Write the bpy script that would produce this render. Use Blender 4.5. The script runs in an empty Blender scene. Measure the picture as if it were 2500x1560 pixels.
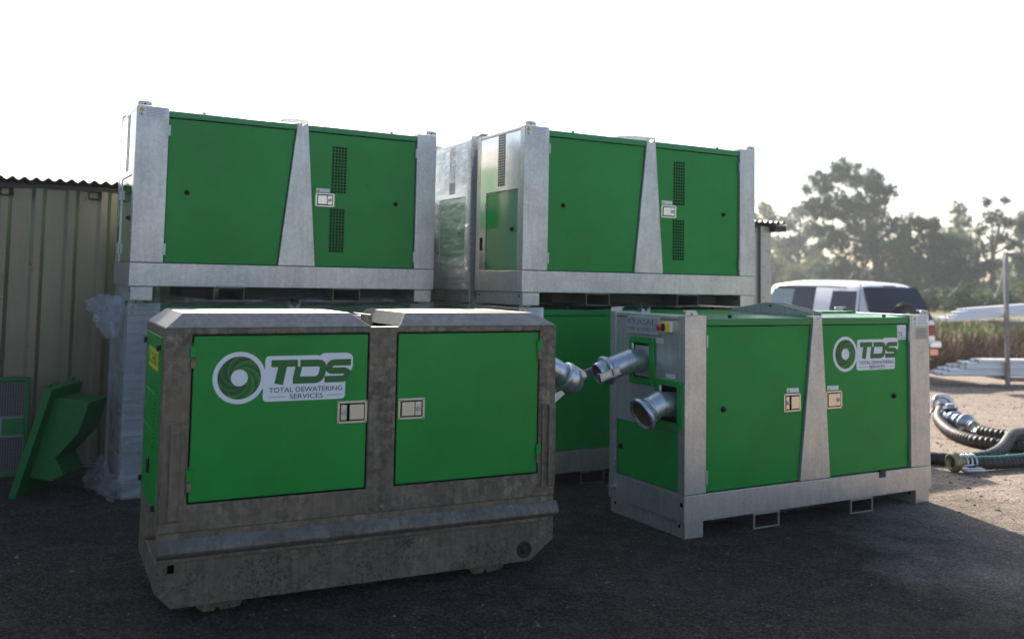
import bpy, math, random
import numpy as np
from mathutils import Vector, Matrix
random.seed(7)
rng = np.random.default_rng(7)
scene = bpy.context.scene
COL = scene.collection
PI = math.pi

# ------------------------------------------------------------------ camera
CAM_H = 1.717
pitch, roll = 0.0655, 0.0167
fwd = Vector((0, math.cos(pitch), math.sin(pitch)))
up0 = Vector((0, -math.sin(pitch), math.cos(pitch)))
rt0 = Vector((1, 0, 0))
rt = math.cos(roll) * rt0 + math.sin(roll) * up0
up = -math.sin(roll) * rt0 + math.cos(roll) * up0
cam = bpy.data.cameras.new('camera')
cam_ob = bpy.data.objects.new('camera', cam)
COL.objects.link(cam_ob)
m = Matrix.Identity(4)
for i in range(3):
    m[i][0], m[i][1], m[i][2] = rt[i], up[i], -fwd[i]
m[2][3] = CAM_H
cam_ob.matrix_world = m
cam.sensor_width = 36.0
cam.lens = 2258.13 / 2500 * 36
cam.shift_y = -(780 - 536.39) / 2500
cam.clip_start = 0.1
cam.clip_end = 3000
cam.dof.use_dof = True
cam.dof.focus_distance = 5.9
cam.dof.aperture_fstop = 1.5
scene.camera = cam_ob

# ------------------------------------------------------------------ light
SUN_EL, SUN_AZ = math.radians(33.5), math.radians(-11.8)
world = bpy.data.worlds.new('World')
scene.world = world
world.use_nodes = True
wn = world.node_tree
sky = wn.nodes.new('ShaderNodeTexSky')
sky.sky_type = 'NISHITA'
sky.sun_disc = False
sky.sun_elevation = SUN_EL
sky.sun_rotation = SUN_AZ
sky.air_density = 0.8
sky.dust_density = 2.2
sky.ozone_density = 1.0
wn.links.new(sky.outputs[0], wn.nodes['Background'].inputs[0])
wn.nodes['Background'].inputs[1].default_value = 0.125
sun = bpy.data.lights.new('sun', 'SUN')
sun.energy = 5.0
sun.angle = math.radians(0.6)
sun.color = (1.0, 0.91, 0.80)
sun_ob = bpy.data.objects.new('sun', sun)
S = Vector((math.sin(SUN_AZ) * math.cos(SUN_EL), math.cos(SUN_AZ) * math.cos(SUN_EL), math.sin(SUN_EL)))
sun_ob.rotation_euler = S.to_track_quat('Z', 'Y').to_euler()
sun_ob.location = S * 50
COL.objects.link(sun_ob)
scene.view_settings.view_transform = 'Standard'
scene.view_settings.look = 'None'
scene.view_settings.exposure = 0.95
scene.view_settings.gamma = 1.0
scene.view_settings.use_curve_mapping = False
scene.render.engine = 'CYCLES'
scene.cycles.max_bounces = 8
scene.cycles.transparent_max_bounces = 16
scene.cycles.volume_bounces = 1

# ------------------------------------------------------------------ helpers
class MB:
    """collects shapes, builds ONE mesh object"""
    def __init__(s):
        s.v, s.f, s.m, s.sm = [], [], [], []
    def add(s, verts, faces, mi=0, smooth=False, fn=None):
        b = len(s.v)
        s.v += [tuple(fn(*p)) if fn else tuple(p) for p in verts]
        for f in faces:
            s.f.append([b + i for i in f]); s.m.append(mi); s.sm.append(smooth)
        return s
    def box(s, x0, x1, y0, y1, z0, z1, mi=0, fn=None):
        v = [(x, y, z) for x in (x0, x1) for y in (y0, y1) for z in (z0, z1)]
        return s.add(v, [(0, 1, 3, 2), (4, 6, 7, 5), (0, 4, 5, 1), (2, 3, 7, 6), (0, 2, 6, 4), (1, 5, 7, 3)], mi, fn=fn)
    def prism(s, poly, a, b, axis='y', mi=0, fn=None):
        """poly in the two other axes; axis y: poly=(x,z); x: poly=(y,z); z: poly=(x,y)"""
        def P(p, t):
            return {'y': (p[0], t, p[1]), 'x': (t, p[0], p[1]), 'z': (p[0], p[1], t)}[axis]
        n = len(poly)
        ar = sum(poly[i][0] * poly[(i + 1) % n][1] - poly[(i + 1) % n][0] * poly[i][1] for i in range(n))
        if ar < 0: poly = poly[::-1]
        if axis == 'y': a, b = max(a, b), min(a, b)   # keeps normals outward
        else: a, b = min(a, b), max(a, b)
        v = [P(p, a) for p in poly] + [P(p, b) for p in poly]
        f = [tuple(range(n))[::-1], tuple(range(n, 2 * n))]
        f += [(i, (i + 1) % n, n + (i + 1) % n, n + i) for i in range(n)]
        return s.add(v, f, mi, fn=fn)
    def tube(s, pts, rad, n=12, mi=0, caps=True, smooth=True, fn=None):
        pts = [Vector(p) for p in pts]
        if not hasattr(rad, '__len__'): rad = [rad] * len(pts)
        T = [(pts[min(i + 1, len(pts) - 1)] - pts[max(i - 1, 0)]).normalized() for i in range(len(pts))]
        ref = Vector((0, 0, 1)) if abs(T[0].z) < .9 else Vector((1, 0, 0))
        N = (ref - T[0] * ref.dot(T[0])).normalized()
        v, f = [], []
        for i, p in enumerate(pts):
            N = (N - T[i] * N.dot(T[i])).normalized(); B = T[i].cross(N)
            for k in range(n):
                a = 2 * PI * k / n
                v.append(p + (N * math.cos(a) + B * math.sin(a)) * rad[i])
        for i in range(len(pts) - 1):
            for k in range(n):
                f.append((i * n + k, i * n + (k + 1) % n, (i + 1) * n + (k + 1) % n, (i + 1) * n + k))
        s.add(v, f, mi, smooth, fn)
        if caps:
            b = len(s.v) - len(v)
            s.f.append([b + k for k in range(n)][::-1]); s.m.append(mi); s.sm.append(False)
            e = b + (len(pts) - 1) * n
            s.f.append([e + k for k in range(n)]); s.m.append(mi); s.sm.append(False)
        return s
    def cyl(s, a, b, r, n=16, mi=0, r2=None, fn=None):
        return s.tube([a, b], [r, r if r2 is None else r2], n, mi, fn=fn)
    def rev(s, o, d, prof, n=24, mi=0, smooth=True, fn=None):
        """profile (along, radius) revolved about axis d from o"""
        o, d = Vector(o), Vector(d).normalized()
        return s.tube2([o + d * t for t, r in prof], [r for t, r in prof], d, n, mi, smooth, fn)
    def tube2(s, pts, rad, d, n, mi, smooth, fn):
        ref = Vector((0, 0, 1)) if abs(d.z) < .9 else Vector((1, 0, 0))
        N = (ref - d * ref.dot(d)).normalized(); B = d.cross(N)
        v, f = [], []
        for p, r in zip(pts, rad):
            for k in range(n):
                a = 2 * PI * k / n
                v.append(p + (N * math.cos(a) + B * math.sin(a)) * r)
        for i in range(len(pts) - 1):
            for k in range(n):
                f.append((i * n + k, i * n + (k + 1) % n, (i + 1) * n + (k + 1) % n, (i + 1) * n + k))
        return s.add(v, f, mi, smooth, fn)
    def plate(s, xs, zs, removed, y0, y1, mi=0, fn=None):
        """grid plate in xz with removed cells (i,j), between y0 (front) and y1 (back)"""
        nx, nz = len(xs), len(zs)
        v = [(x, y, z) for y in (y0, y1) for x in xs for z in zs]
        id = lambda l, i, j: l * nx * nz + i * nz + j
        f = []
        full = lambda i, j: 0 <= i < nx - 1 and 0 <= j < nz - 1 and (i, j) not in removed
        for i in range(nx - 1):
            for j in range(nz - 1):
                if not full(i, j): continue
                f.append((id(0, i, j), id(0, i + 1, j), id(0, i + 1, j + 1), id(0, i, j + 1)))
                f.append((id(1, i, j), id(1, i, j + 1), id(1, i + 1, j + 1), id(1, i + 1, j)))
                if not full(i - 1, j): f.append((id(0, i, j), id(0, i, j + 1), id(1, i, j + 1), id(1, i, j)))
                if not full(i + 1, j): f.append((id(0, i + 1, j), id(1, i + 1, j), id(1, i + 1, j + 1), id(0, i + 1, j + 1)))
                if not full(i, j - 1): f.append((id(0, i, j), id(1, i, j), id(1, i + 1, j), id(0, i + 1, j)))
                if not full(i, j + 1): f.append((id(0, i, j + 1), id(0, i + 1, j + 1), id(1, i + 1, j + 1), id(1, i, j + 1)))
        return s.add(v, f, mi, fn=fn)
    def disc(s, c, r, y, n=24, mi=0, fn=None, rz=None):
        rz = rz or r
        v = [(c[0] + r * math.cos(2 * PI * k / n), y, c[1] + rz * math.sin(2 * PI * k / n)) for k in range(n)]
        return s.add(v, [tuple(range(n))], mi, fn=fn)
    def rect(s, x0, x1, z0, z1, y, mi=0, fn=None):
        return s.add([(x0, y, z0), (x1, y, z0), (x1, y, z1), (x0, y, z1)], [(0, 1, 2, 3)], mi, fn=fn)
    def build(s, name, mats, parent=None, bevel=0, seg=2, label=None):
        me = bpy.data.meshes.new(name)
        me.from_pydata(s.v, [], s.f)
        if not isinstance(mats, (list, tuple)): mats = [mats]
        for mt in mats: me.materials.append(mt)
        me.polygons.foreach_set('material_index', s.m)
        me.polygons.foreach_set('use_smooth', s.sm)
        me.update()
        o = bpy.data.objects.new(name, me)
        COL.objects.link(o)
        if parent is not None: o.parent = parent
        if bevel:
            md = o.modifiers.new('bevel', 'BEVEL')
            md.width = bevel; md.segments = seg; md.limit_method = 'ANGLE'; md.angle_limit = math.radians(50)
            md.harden_normals = False
        if label: o['label'] = label
        return o

def tag(o, label, cat, group=None):
    o['label'] = label; o['category'] = cat
    if group: o['group'] = group
    return o
def thing(name, label, cat, loc=(0, 0, 0), rz=0.0, group=None):
    o = bpy.data.objects.new(name, None)
    o.empty_display_size = .2
    o.location = loc; o.rotation_euler = (0, 0, rz)
    COL.objects.link(o)
    return tag(o, label, cat, group)
KIDS = {}
def copy_tree(o, parent=None):
    c = o.copy(); COL.objects.link(c)
    if parent is not None: c.parent = parent
    for ch in [x for x in bpy.data.objects if x.parent == o]:
        copy_tree(ch, c)
    return c
def np_mesh(name, V, F, mat, parent=None, smooth=False):
    """fast mesh: V (n,3), F (m,k)"""
    me = bpy.data.meshes.new(name)
    V = np.asarray(V, np.float32); F = np.asarray(F, np.int32)
    k = F.shape[1]
    me.vertices.add(len(V)); me.vertices.foreach_set('co', V.ravel())
    me.loops.add(F.size); me.loops.foreach_set('vertex_index', F.ravel())
    me.polygons.add(len(F))
    me.polygons.foreach_set('loop_start', np.arange(0, F.size, k, dtype=np.int32))
    if smooth: me.polygons.foreach_set('use_smooth', np.ones(len(F), bool))
    me.update(calc_edges=True)
    me.materials.append(mat)
    o = bpy.data.objects.new(name, me); COL.objects.link(o)
    if parent is not None: o.parent = parent
    return o

_text_cache = {}
def text_mesh(body):
    if body in _text_cache: return _text_cache[body]
    cu = bpy.data.curves.new('t', 'FONT'); cu.body = body; cu.size = 1; cu.resolution_u = 4
    ob = bpy.data.objects.new('t', cu); COL.objects.link(ob)
    dg = bpy.context.evaluated_depsgraph_get()
    me = bpy.data.meshes.new_from_object(ob.evaluated_get(dg))
    v = [tuple(p.co) for p in me.vertices]; f = [tuple(p.vertices) for p in me.polygons]
    bpy.data.objects.remove(ob); bpy.data.curves.remove(cu); bpy.data.meshes.remove(me)
    x0 = min(p[0] for p in v); x1 = max(p[0] for p in v); z0 = min(p[1] for p in v); z1 = max(p[1] for p in v)
    v = [((p[0] - x0) / (x1 - x0), (p[1] - z0) / (z1 - z0)) for p in v]
    _text_cache[body] = (v, f)
    return v, f
def text(mb, body, x0, x1, z0, z1, y, mi=0, fn=None, shear=0):
    v, f = text_mesh(body)
    mb.add([(x0 + (x1 - x0) * a + shear * b * (z1 - z0), y, z0 + (z1 - z0) * b) for a, b in v], f, mi, fn=fn)
def END(u, side=-1):
    """maps front-plane coords (x, y(proud<0), z) to an end face at u; side -1 = left end (normal -u), x measures v from far to near"""
    if side < 0: return lambda x, y, z: (u + y, -x, z)      # pass x = -v
    return lambda x, y, z: (u - y, x, z)

# ------------------------------------------------------------------ materials
def mat(name, base=(.5, .5, .5), rough=.5, metal=0.0, spec=None, coat=0):
    M = bpy.data.materials.new(name); M.use_nodes = True
    b = M.node_tree.nodes['Principled BSDF']
    b.inputs['Base Color'].default_value = (*base, 1)
    b.inputs['Roughness'].default_value = rough
    b.inputs['Metallic'].default_value = metal
    if spec is not None: b.inputs['Specular IOR Level'].default_value = spec
    if coat: b.inputs['Coat Weight'].default_value = coat; b.inputs['Coat Roughness'].default_value = .08
    return M
class NT:
    def __init__(s, M):
        s.t = M.node_tree; s.b = s.t.nodes['Principled BSDF']
        s.co = s.t.nodes.new('ShaderNodeTexCoord').outputs['Object']
    def n(s, typ, ins=None, **kw):
        nd = s.t.nodes.new(typ)
        for k, v in kw.items(): setattr(nd, k, v)
        for k, v in (ins or {}).items():
            if hasattr(v, 'is_linked') or isinstance(v, bpy.types.NodeSocket): s.t.links.new(v, nd.inputs[k])
            else: nd.inputs[k].default_value = v
        return nd
    def L(s, a, b): s.t.links.new(a, b)
    def map(s, scale, loc=(0, 0, 0), src=None):
        return s.n('ShaderNodeMapping', {'Vector': src or s.co, 'Scale': scale, 'Location': loc}).outputs[0]
    def noise(s, scale, detail=4, rough=.55, vec=None, dist=0):
        return s.n('ShaderNodeTexNoise', {'Vector': vec or s.co, 'Scale': scale, 'Detail': detail, 'Roughness': rough, 'Distortion': dist}).outputs['Fac']
    def vor(s, scale, vec=None, out='Color', **kw):
        return s.n('ShaderNodeTexVoronoi', {'Vector': vec or s.co, 'Scale': scale}, **kw).outputs[out]
    def ramp(s, fac, stops):
        r = s.n('ShaderNodeValToRGB', {'Fac': fac}); e = r.color_ramp.elements
        while len(e) < len(stops): e.new(.5)
        for el, (p, c) in zip(e, stops):
            el.position = p; el.color = (*c, 1) if len(c) == 3 else c
        return r.outputs[0]
    def mix(s, fac, a, b, mode='MIX'):
        nd = s.n('ShaderNodeMix', data_type='RGBA', blend_type=mode)
        for k, v in ((0, fac), (6, a), (7, b)):
            if isinstance(v, bpy.types.NodeSocket): s.L(v, nd.inputs[k])
            elif k == 0: nd.inputs[0].default_value = v
            else: nd.inputs[k].default_value = (*v, 1)
        return nd.outputs[2]
    def math(s, op, a, b=0.0, clamp=False):
        nd = s.n('ShaderNodeMath', operation=op, use_clamp=clamp)
        for k, v in ((0, a), (1, b)):
            if isinstance(v, bpy.types.NodeSocket): s.L(v, nd.inputs[k])
            else: nd.inputs[k].default_value = v
        return nd.outputs[0]
    def bump(s, h, strength=.3, dist=.01, nrm=None):
        nd = s.n('ShaderNodeBump', {'Height': h, 'Strength': strength, 'Distance': dist})
        if nrm: s.L(nrm, nd.inputs['Normal'])
        return nd.outputs[0]

def galv_mat(name, dark, light, metal, r0, r1, spangle=55, blotch=5, warm=None, streak=.3, spw=.22, scratch=.5, patch=0):
    M = mat(name); q = NT(M)
    oi = q.n('ShaderNodeObjectInfo').outputs['Random']
    off = q.n('ShaderNodeCombineXYZ', {'X': q.math('MULTIPLY', oi, 17.0), 'Y': q.math('MULTIPLY', oi, 9.0), 'Z': oi}).outputs[0]
    co = q.n('ShaderNodeVectorMath', {0: q.co, 1: off}, operation='ADD').outputs[0]
    wob = q.n('ShaderNodeTexNoise', {'Vector': co, 'Scale': 40.0, 'Detail': 2.0}).outputs['Color']
    wco = q.n('ShaderNodeVectorMath', {0: co, 1: q.n('ShaderNodeVectorMath', {0: wob, 'Scale': .03}, operation='SCALE').outputs[0]}, operation='ADD').outputs[0]
    sp = q.n('ShaderNodeSeparateColor', {0: q.vor(spangle, wco)}).outputs[0]
    bl = q.noise(blotch, 6, .62, co, .6)
    st = q.noise(3, 5, .6, q.map((14, 14, .9), src=co))
    fac = q.math('ADD', q.math('MULTIPLY', sp, spw), q.math('MULTIPLY', bl, 1 - spw))
    fac = q.math('ADD', fac, q.math('MULTIPLY', q.math('SUBTRACT', st, .5), streak * 2))
    c = q.ramp(fac, [(.25, dark), (.75, light)])
    sc = q.ramp(q.vor(7, q.map((.5, .5, 3.2), src=wco), 'Distance', feature='DISTANCE_TO_EDGE'), [(0, (.45, .44, .42)), (.010, (1, 1, 1))])
    sm_ = q.ramp(q.noise(2.6, 3, .6, q.map((1, 1, 1), (7, 3, 1), src=co)), [(.54, (0, 0, 0)), (.60, (1, 1, 1))])
    c = q.mix(q.math('MULTIPLY', sm_, scratch), c, q.mix(1.0, c, sc, 'MULTIPLY'))
    if patch:
        pc = q.ramp(q.n('ShaderNodeSeparateColor', {0: q.vor(30, wco)}).outputs[1], [(.55, (.80, .80, .80)), (.62, (1.35, 1.34, 1.30))])
        pm = q.ramp(q.noise(2.0, 3, .6, q.map((1, 1, 1), (1, 9, 4), src=co)), [(.46, (0, 0, 0)), (.58, (1, 1, 1))])
        c = q.mix(q.math('MULTIPLY', pm, patch), c, q.mix(1.0, c, pc, 'MULTIPLY'))
        sn = q.ramp(q.noise(5.5, 6, .7, q.map((1, 1, .45), (5, 5, 5), src=co)), [(.56, (0, 0, 0)), (.72, (1, 1, 1))])
        c = q.mix(q.math('MULTIPLY', sn, .55), c, (.035, .030, .024))
        ru = q.ramp(q.noise(6, 5, .65, q.map((7, 7, .55), (3, 8, 2), src=co)), [(.56, (0, 0, 0)), (.74, (1, 1, 1))])
        c = q.mix(q.math('MULTIPLY', ru, .5), c, (.17, .095, .045))
        pal = q.ramp(q.noise(11, 5, .7, q.map((1, 1, 2.2), (6, 1, 9), src=co)), [(.60, (0, 0, 0)), (.70, (1, 1, 1))])
        c = q.mix(q.math('MULTIPLY', pal, .45), c, (.34, .32, .27))
    if warm:
        c = q.mix(q.ramp(q.noise(2.2, 5, .65, co), [(.45, (0, 0, 0)), (.75, (1, 1, 1))]), c, warm)
    q.L(c, q.b.inputs['Base Color'])
    q.b.inputs['Metallic'].default_value = metal
    rg = q.n('ShaderNodeMapRange', {'Value': fac, 'To Min': r1, 'To Max': r0}).outputs[0]
    q.L(rg, q.b.inputs['Roughness'])
    fine = q.noise(180, 2, .5, co)
    q.L(q.bump(q.math('ADD', q.math('MULTIPLY', fine, .5), q.math('MULTIPLY', bl, 1.2)), .12, .006), q.b.inputs['Normal'])
    return M
M_galv = galv_mat('galvanised_steel', (.46, .45, .42), (.66, .64, .595), .68, .26, .44, 60, 4)
M_galv_bright = galv_mat('bright_galvanised_sheet', (.60, .62, .63), (.74, .75, .75), .92, .16, .26, 30, 3)
M_galv_dull = galv_mat('dull_galvanised_steel', (.33, .335, .335), (.50, .50, .49), .35, .45, .62, 70, 3)
M_galv_old = galv_mat('weathered_galvanised_steel', (.085, .067, .044), (.225, .185, .128), .12, .40, .62, 34, 6, warm=(.19, .14, .085), streak=.4, spw=.30, scratch=.7, patch=1.0)
M_galv_rail = galv_mat('rubbed_rail_steel', (.10, .094, .08), (.215, .205, .18), .38, .34, .55, 30, 5, warm=(.13, .105, .07), streak=.4, scratch=.7, patch=.5)
M_galv_roof = galv_mat('roof_galvanised_steel', (.20, .19, .17), (.335, .315, .28), .48, .28, .46, 30, 4)
def old_base_mat():
    M = galv_mat('scuffed_base_steel', (.075, .060, .038), (.20, .165, .110), .06, .5, .75, 20, 2.5, warm=(.14, .11, .07), streak=.5, scratch=.8, patch=.35)
    q = NT(M)
    src = q.b.inputs['Base Color'].links[0].from_socket
    spk = q.ramp(q.noise(70, 4, .7), [(.50, (1, 1, 1)), (.62, (.25, .23, .2))])
    msk = q.ramp(q.noise(3.2, 3, .6, q.map((1, 1, 1), (3, 1, 2))), [(.42, (0, 0, 0)), (.62, (1, 1, 1))])
    c = q.mix(msk, src, q.mix(1.0, src, spk, 'MULTIPLY'))
    # thin scratches
    scr = q.ramp(q.vor(9, q.map((.35, 1, 1.3)), 'Distance', feature='DISTANCE_TO_EDGE'), [(0, (.35, .33, .3)), (.012, (1, 1, 1))])
    msk2 = q.ramp(q.noise(1.7, 2), [(.5, (0, 0, 0)), (.56, (1, 1, 1))])
    c = q.mix(msk2, c, q.mix(1.0, c, scr, 'MULTIPLY'))
    q.L(c, q.b.inputs['Base Color'])
    return M
M_base_old = old_base_mat()
def green_mat(name, base, rough=.3, dirt=.12, dents=.4):
    M = mat(name, base, rough); q = NT(M)
    oi = q.n('ShaderNodeObjectInfo').outputs['Random']
    off = q.n('ShaderNodeCombineXYZ', {'X': q.math('MULTIPLY', oi, 13.0), 'Y': oi, 'Z': q.math('MULTIPLY', oi, 5.0)}).outputs[0]
    co = q.n('ShaderNodeVectorMath', {0: q.co, 1: off}, operation='ADD').outputs[0]
    n1 = q.noise(1.6, 4, .55, co); n2 = q.noise(16, 5, .65, co)
    d = tuple(x * .86 for x in base); l = tuple(min(1, x * 1.10 + .001) for x in base)
    c = q.ramp(q.math('ADD', q.math('MULTIPLY', n1, .9), q.math('MULTIPLY', n2, .1)), [(.32, d), (.68, l)])
    dust_or_lit = q.ramp(n2, [(.52, (0, 0, 0)), (.8, (1, 1, 1))])
    c = q.mix(q.math('MULTIPLY', dust_or_lit, dirt), c, (.16, .17, .12))
    q.L(c, q.b.inputs['Base Color'])
    q.L(q.n('ShaderNodeMapRange', {'Value': n2, 'To Min': rough - .02, 'To Max': rough + .06}).outputs[0], q.b.inputs['Roughness'])
    stv = q.noise(5, 4, .6, q.map((9, 9, .5), src=co))
    c = q.mix(q.math('MULTIPLY', q.ramp(stv, [(.55, (0, 0, 0)), (.80, (1, 1, 1))]), .05 + dirt * .6), c, (.06, .15, .06))
    q.L(c, q.b.inputs['Base Color'])
    dent = q.math('ADD', q.noise(1.7, 1, .3, co), q.math('MULTIPLY', q.ramp(q.vor(2.3, co, 'Distance'), [(0, (0, 0, 0)), (.16, (1, 1, 1))]), .12))
    q.L(q.bump(dent, dents, .02), q.b.inputs['Normal'])
    q.b.inputs['Specular IOR Level'].default_value = .26
    return M
M_green = green_mat('green_paint', (.004, .275, .036), .27, .015, .22)
M_green_shaded = green_mat('shaded_green_paint', (.004, .125, .022), .42, .08)  # deep shade beside the shed is painted into this green
M_green_worn = green_mat('green_paint_worn', (.005, .285, .034), .30, .05)
M_green_roof = mat('green_roof_paint', (.004, .23, .045), .2, spec=.55)
M_green_gloss = mat('glossy_green_paint', (.004, .25, .05), .10, spec=.6, coat=.8)
M_black = mat('black_void', (.003, .003, .003), .9, spec=.05)
M_rubber = mat('black_plastic', (.008, .008, .009), .5, spec=.3)
M_gasket = mat('rubber_gasket', (.005, .005, .005), .7, spec=.15)
M_white = mat('white_vinyl', (.86, .85, .85), .4)
M_text = mat('dark_print', (.03, .032, .04), .5)
M_grey_print = mat('grey_print', (.33, .34, .36), .5)
M_yellow = mat('yellow_plastic', (.80, .56, .02), .35)
M_warn = mat('warning_yellow', (.75, .48, .02), .45)
M_lime = mat('lime_sticker', (.62, .72, .01), .45)
M_red = mat('red_plastic', (.42, .02, .03), .35)
M_redprint = mat('red_print', (.38, .03, .07), .5)
M_latch = mat('polished_latch', (.74, .68, .58), .22, .95)
M_latch_yel = mat('zinc_latch', (.64, .60, .46), .36, .75)
M_steel = mat('bright_steel', (.52, .54, .56), .32, .85)
M_zinc_text = mat('stencil_shadow', (.10, .11, .12), .6)
M_platetag = mat('rating_plate', (.42, .42, .34), .45, .4)
LG = [(.002, .045, .008), (.004, .09, .012), (.008, .14, .016), (.014, .20, .02), (.03, .27, .025)]
M_logo = [mat('logo_green_%d' % i, c, .4) for i, c in enumerate(LG)]
def pipe_mat():
    M = galv_mat('galvanised_pipe', (.38, .42, .46), (.62, .66, .70), .8, .26, .42, 45, 6)
    return M
M_pipe = pipe_mat()
M_rust = mat('rusty_inside', (.10, .055, .03), .8)

# ------------------------------------------------------------------ ground
def ground_mat():
    M = mat('yard_surface', rough=.9); q = NT(M)
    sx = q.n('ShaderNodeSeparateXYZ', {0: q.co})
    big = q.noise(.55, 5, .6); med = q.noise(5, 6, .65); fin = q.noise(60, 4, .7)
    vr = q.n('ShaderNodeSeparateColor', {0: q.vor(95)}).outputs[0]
    # shade painted into the asphalt colour (near left), sunlight into the gravel (right, far)
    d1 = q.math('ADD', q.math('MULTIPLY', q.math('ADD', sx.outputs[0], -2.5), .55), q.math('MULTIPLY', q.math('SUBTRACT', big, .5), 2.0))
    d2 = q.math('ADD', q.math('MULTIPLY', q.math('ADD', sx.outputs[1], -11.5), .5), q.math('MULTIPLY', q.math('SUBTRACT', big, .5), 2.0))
    dust_or_lit = q.math('MAXIMUM', d1, d2, True)
    dust_or_lit = q.math('ADD', dust_or_lit, q.math('MULTIPLY', q.math('SUBTRACT', med, .5), .5), True)
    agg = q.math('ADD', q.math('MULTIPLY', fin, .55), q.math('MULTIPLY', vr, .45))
    shade_asp = q.ramp(agg, [(.25, (.009, .0072, .0055)), (.55, (.031, .0252, .0193)), (.85, (.125, .104, .082))])
    sun_grv = q.ramp(agg, [(.22, (.17, .13, .10)), (.55, (.40, .325, .26)), (.85, (.58, .49, .40))])
    c = q.mix(dust_or_lit, shade_asp, sun_grv)
    st = q.ramp(q.noise(1.1, 6, .65, q.map((1, 1, 1), (4, 7, 0))), [(.56, (0, 0, 0)), (.70, (1, 1, 1))])
    c = q.mix(q.math('MULTIPLY', st, .6), c, (.018, .015, .012))
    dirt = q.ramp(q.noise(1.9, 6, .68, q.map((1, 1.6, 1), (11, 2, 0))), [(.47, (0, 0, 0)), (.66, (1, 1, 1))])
    c = q.mix(q.math('MULTIPLY', dirt, .62), c, q.mix(1.0, q.mix(dust_or_lit, (.050, .041, .032), (.33, .27, .215)), q.ramp(agg, [(.25, (.45, .45, .45)), (.8, (1.5, 1.5, 1.5))]), 'MULTIPLY'))
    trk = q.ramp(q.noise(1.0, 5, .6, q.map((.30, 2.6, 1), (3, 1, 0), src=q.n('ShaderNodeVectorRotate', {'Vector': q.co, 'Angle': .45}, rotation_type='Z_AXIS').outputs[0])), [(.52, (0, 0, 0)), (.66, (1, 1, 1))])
    c = q.mix(q.math('MULTIPLY', trk, .45), c, q.mix(1.0, q.mix(dust_or_lit, (.060, .051, .042), (.20, .165, .135)), q.ramp(agg, [(.25, (.4, .4, .4)), (.8, (1.5, 1.5, 1.5))]), 'MULTIPLY'))
    crk = q.ramp(q.vor(1.15, q.n('ShaderNodeVectorMath', {0: q.co, 1: q.n('ShaderNodeVectorMath', {0: q.n('ShaderNodeTexNoise', {'Vector': q.co, 'Scale': 3.0, 'Detail': 4.0}).outputs['Color'], 'Scale': .35}, operation='SCALE').outputs[0]}, operation='ADD').outputs[0], 'Distance', feature='DISTANCE_TO_EDGE'), [(0, (.25, .25, .25)), (.012, (1, 1, 1))])
    c = q.mix(q.math('MULTIPLY', q.math('SUBTRACT', 1.0, dust_or_lit, True), .3), c, q.mix(1.0, c, crk, 'MULTIPLY'))
    q.L(c, q.b.inputs['Base Color'])
    h = q.math('ADD', q.math('MULTIPLY', fin, .5), q.math('ADD', q.math('MULTIPLY', vr, .35), q.math('MULTIPLY', med, 2.2)))
    q.L(q.bump(h, .85, .03), q.b.inputs['Normal'])
    q.b.inputs['Specular IOR Level'].default_value = .2
    return M
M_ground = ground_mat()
g = MB()
N = 90
xs = np.linspace(-1, 1, N); xs = np.sign(xs) * np.abs(xs) ** 2.6 * 300
gv, gf = [], []
for i, x in enumerate(xs):
    for j, y in enumerate(xs + 6 * (1 - np.abs(xs) / 300)):
        gv.append((x, y, 0)); 
for i in range(N - 1):
    for j in range(N - 1):
        gf.append((i * N + j, (i + 1) * N + j, (i + 1) * N + j + 1, i * N + j + 1))
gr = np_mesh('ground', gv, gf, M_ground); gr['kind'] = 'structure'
# loose stones scattered over the yard
def stones(n, xr, yr, r0, r1, name, mt):
    P = np.stack([rng.uniform(*xr, n), rng.uniform(*yr, n), np.zeros(n)], 1)
    R = rng.uniform(r0, r1, n) * rng.uniform(.5, 1.6, n)
    base = np.array([(1, 0, 0), (0, 1, 0), (-1, 0, 0), (0, -1, 0), (0, 0, .7), (.7, .7, .3), (-.7, .6, .35)], float)
    fc = np.array([(0, 5, 4), (5, 1, 4), (1, 6, 4), (6, 2, 4), (2, 3, 4), (3, 0, 4), (0, 1, 5), (1, 2, 6)])
    jit = rng.uniform(.55, 1.15, (n, 7, 3))
    a = rng.uniform(0, 2 * PI, n); ca, sa = np.cos(a)[:, None], np.sin(a)[:, None]
    B = base[None] * jit * R[:, None, None]
    X = B[:, :, 0] * ca - B[:, :, 1] * sa; Y = B[:, :, 0] * sa + B[:, :, 1] * ca
    V = np.stack([X, Y, B[:, :, 2]], 2) + P[:, None]
    F = fc[None] + (np.arange(n) * 7)[:, None, None]
    o = np_mesh(name, V.reshape(-1, 3), F.reshape(-1, 3), mt); o['kind'] = 'stuff'
    return o
M_stone = mat('stone', (.2, .18, .16), .9); q = NT(M_stone)
q.L(q.ramp(q.noise(3.0, 2, .5, q.map((9, 9, 9))), [(.3, (.03, .027, .024)), (.55, (.10, .09, .08)), (.78, (.34, .31, .27))]), q.b.inputs['Base Color'])
tag(stones(2600, (-3.6, 4.6), (3.6, 8.5), .002, .008, 'gravel', M_stone), 'small loose stones scattered over the dark yard surface', 'gravel')
tag(stones(9000, (-3.4, 4.2), (3.7, 7.6), .0015, .0045, 'gravel', mat('dark_grit', (.045, .04, .035), .9)), 'dark grit lying thickly over the asphalt in front of the machines', 'gravel')
tag(stones(160, (-3.4, 4.4), (3.7, 8.2), .006, .016, 'gravel', M_stone), 'a few larger loose stones on the yard near the machines', 'gravel')
tag(stones(3000, (2.8, 10), (7.0, 17), .006, .016, 'gravel', M_stone), 'loose sunlit stones scattered over the pale gravel beyond the machines', 'gravel')
M_field = mat('field_grass', (.10, .15, .03), .9); q = NT(M_field)
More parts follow.
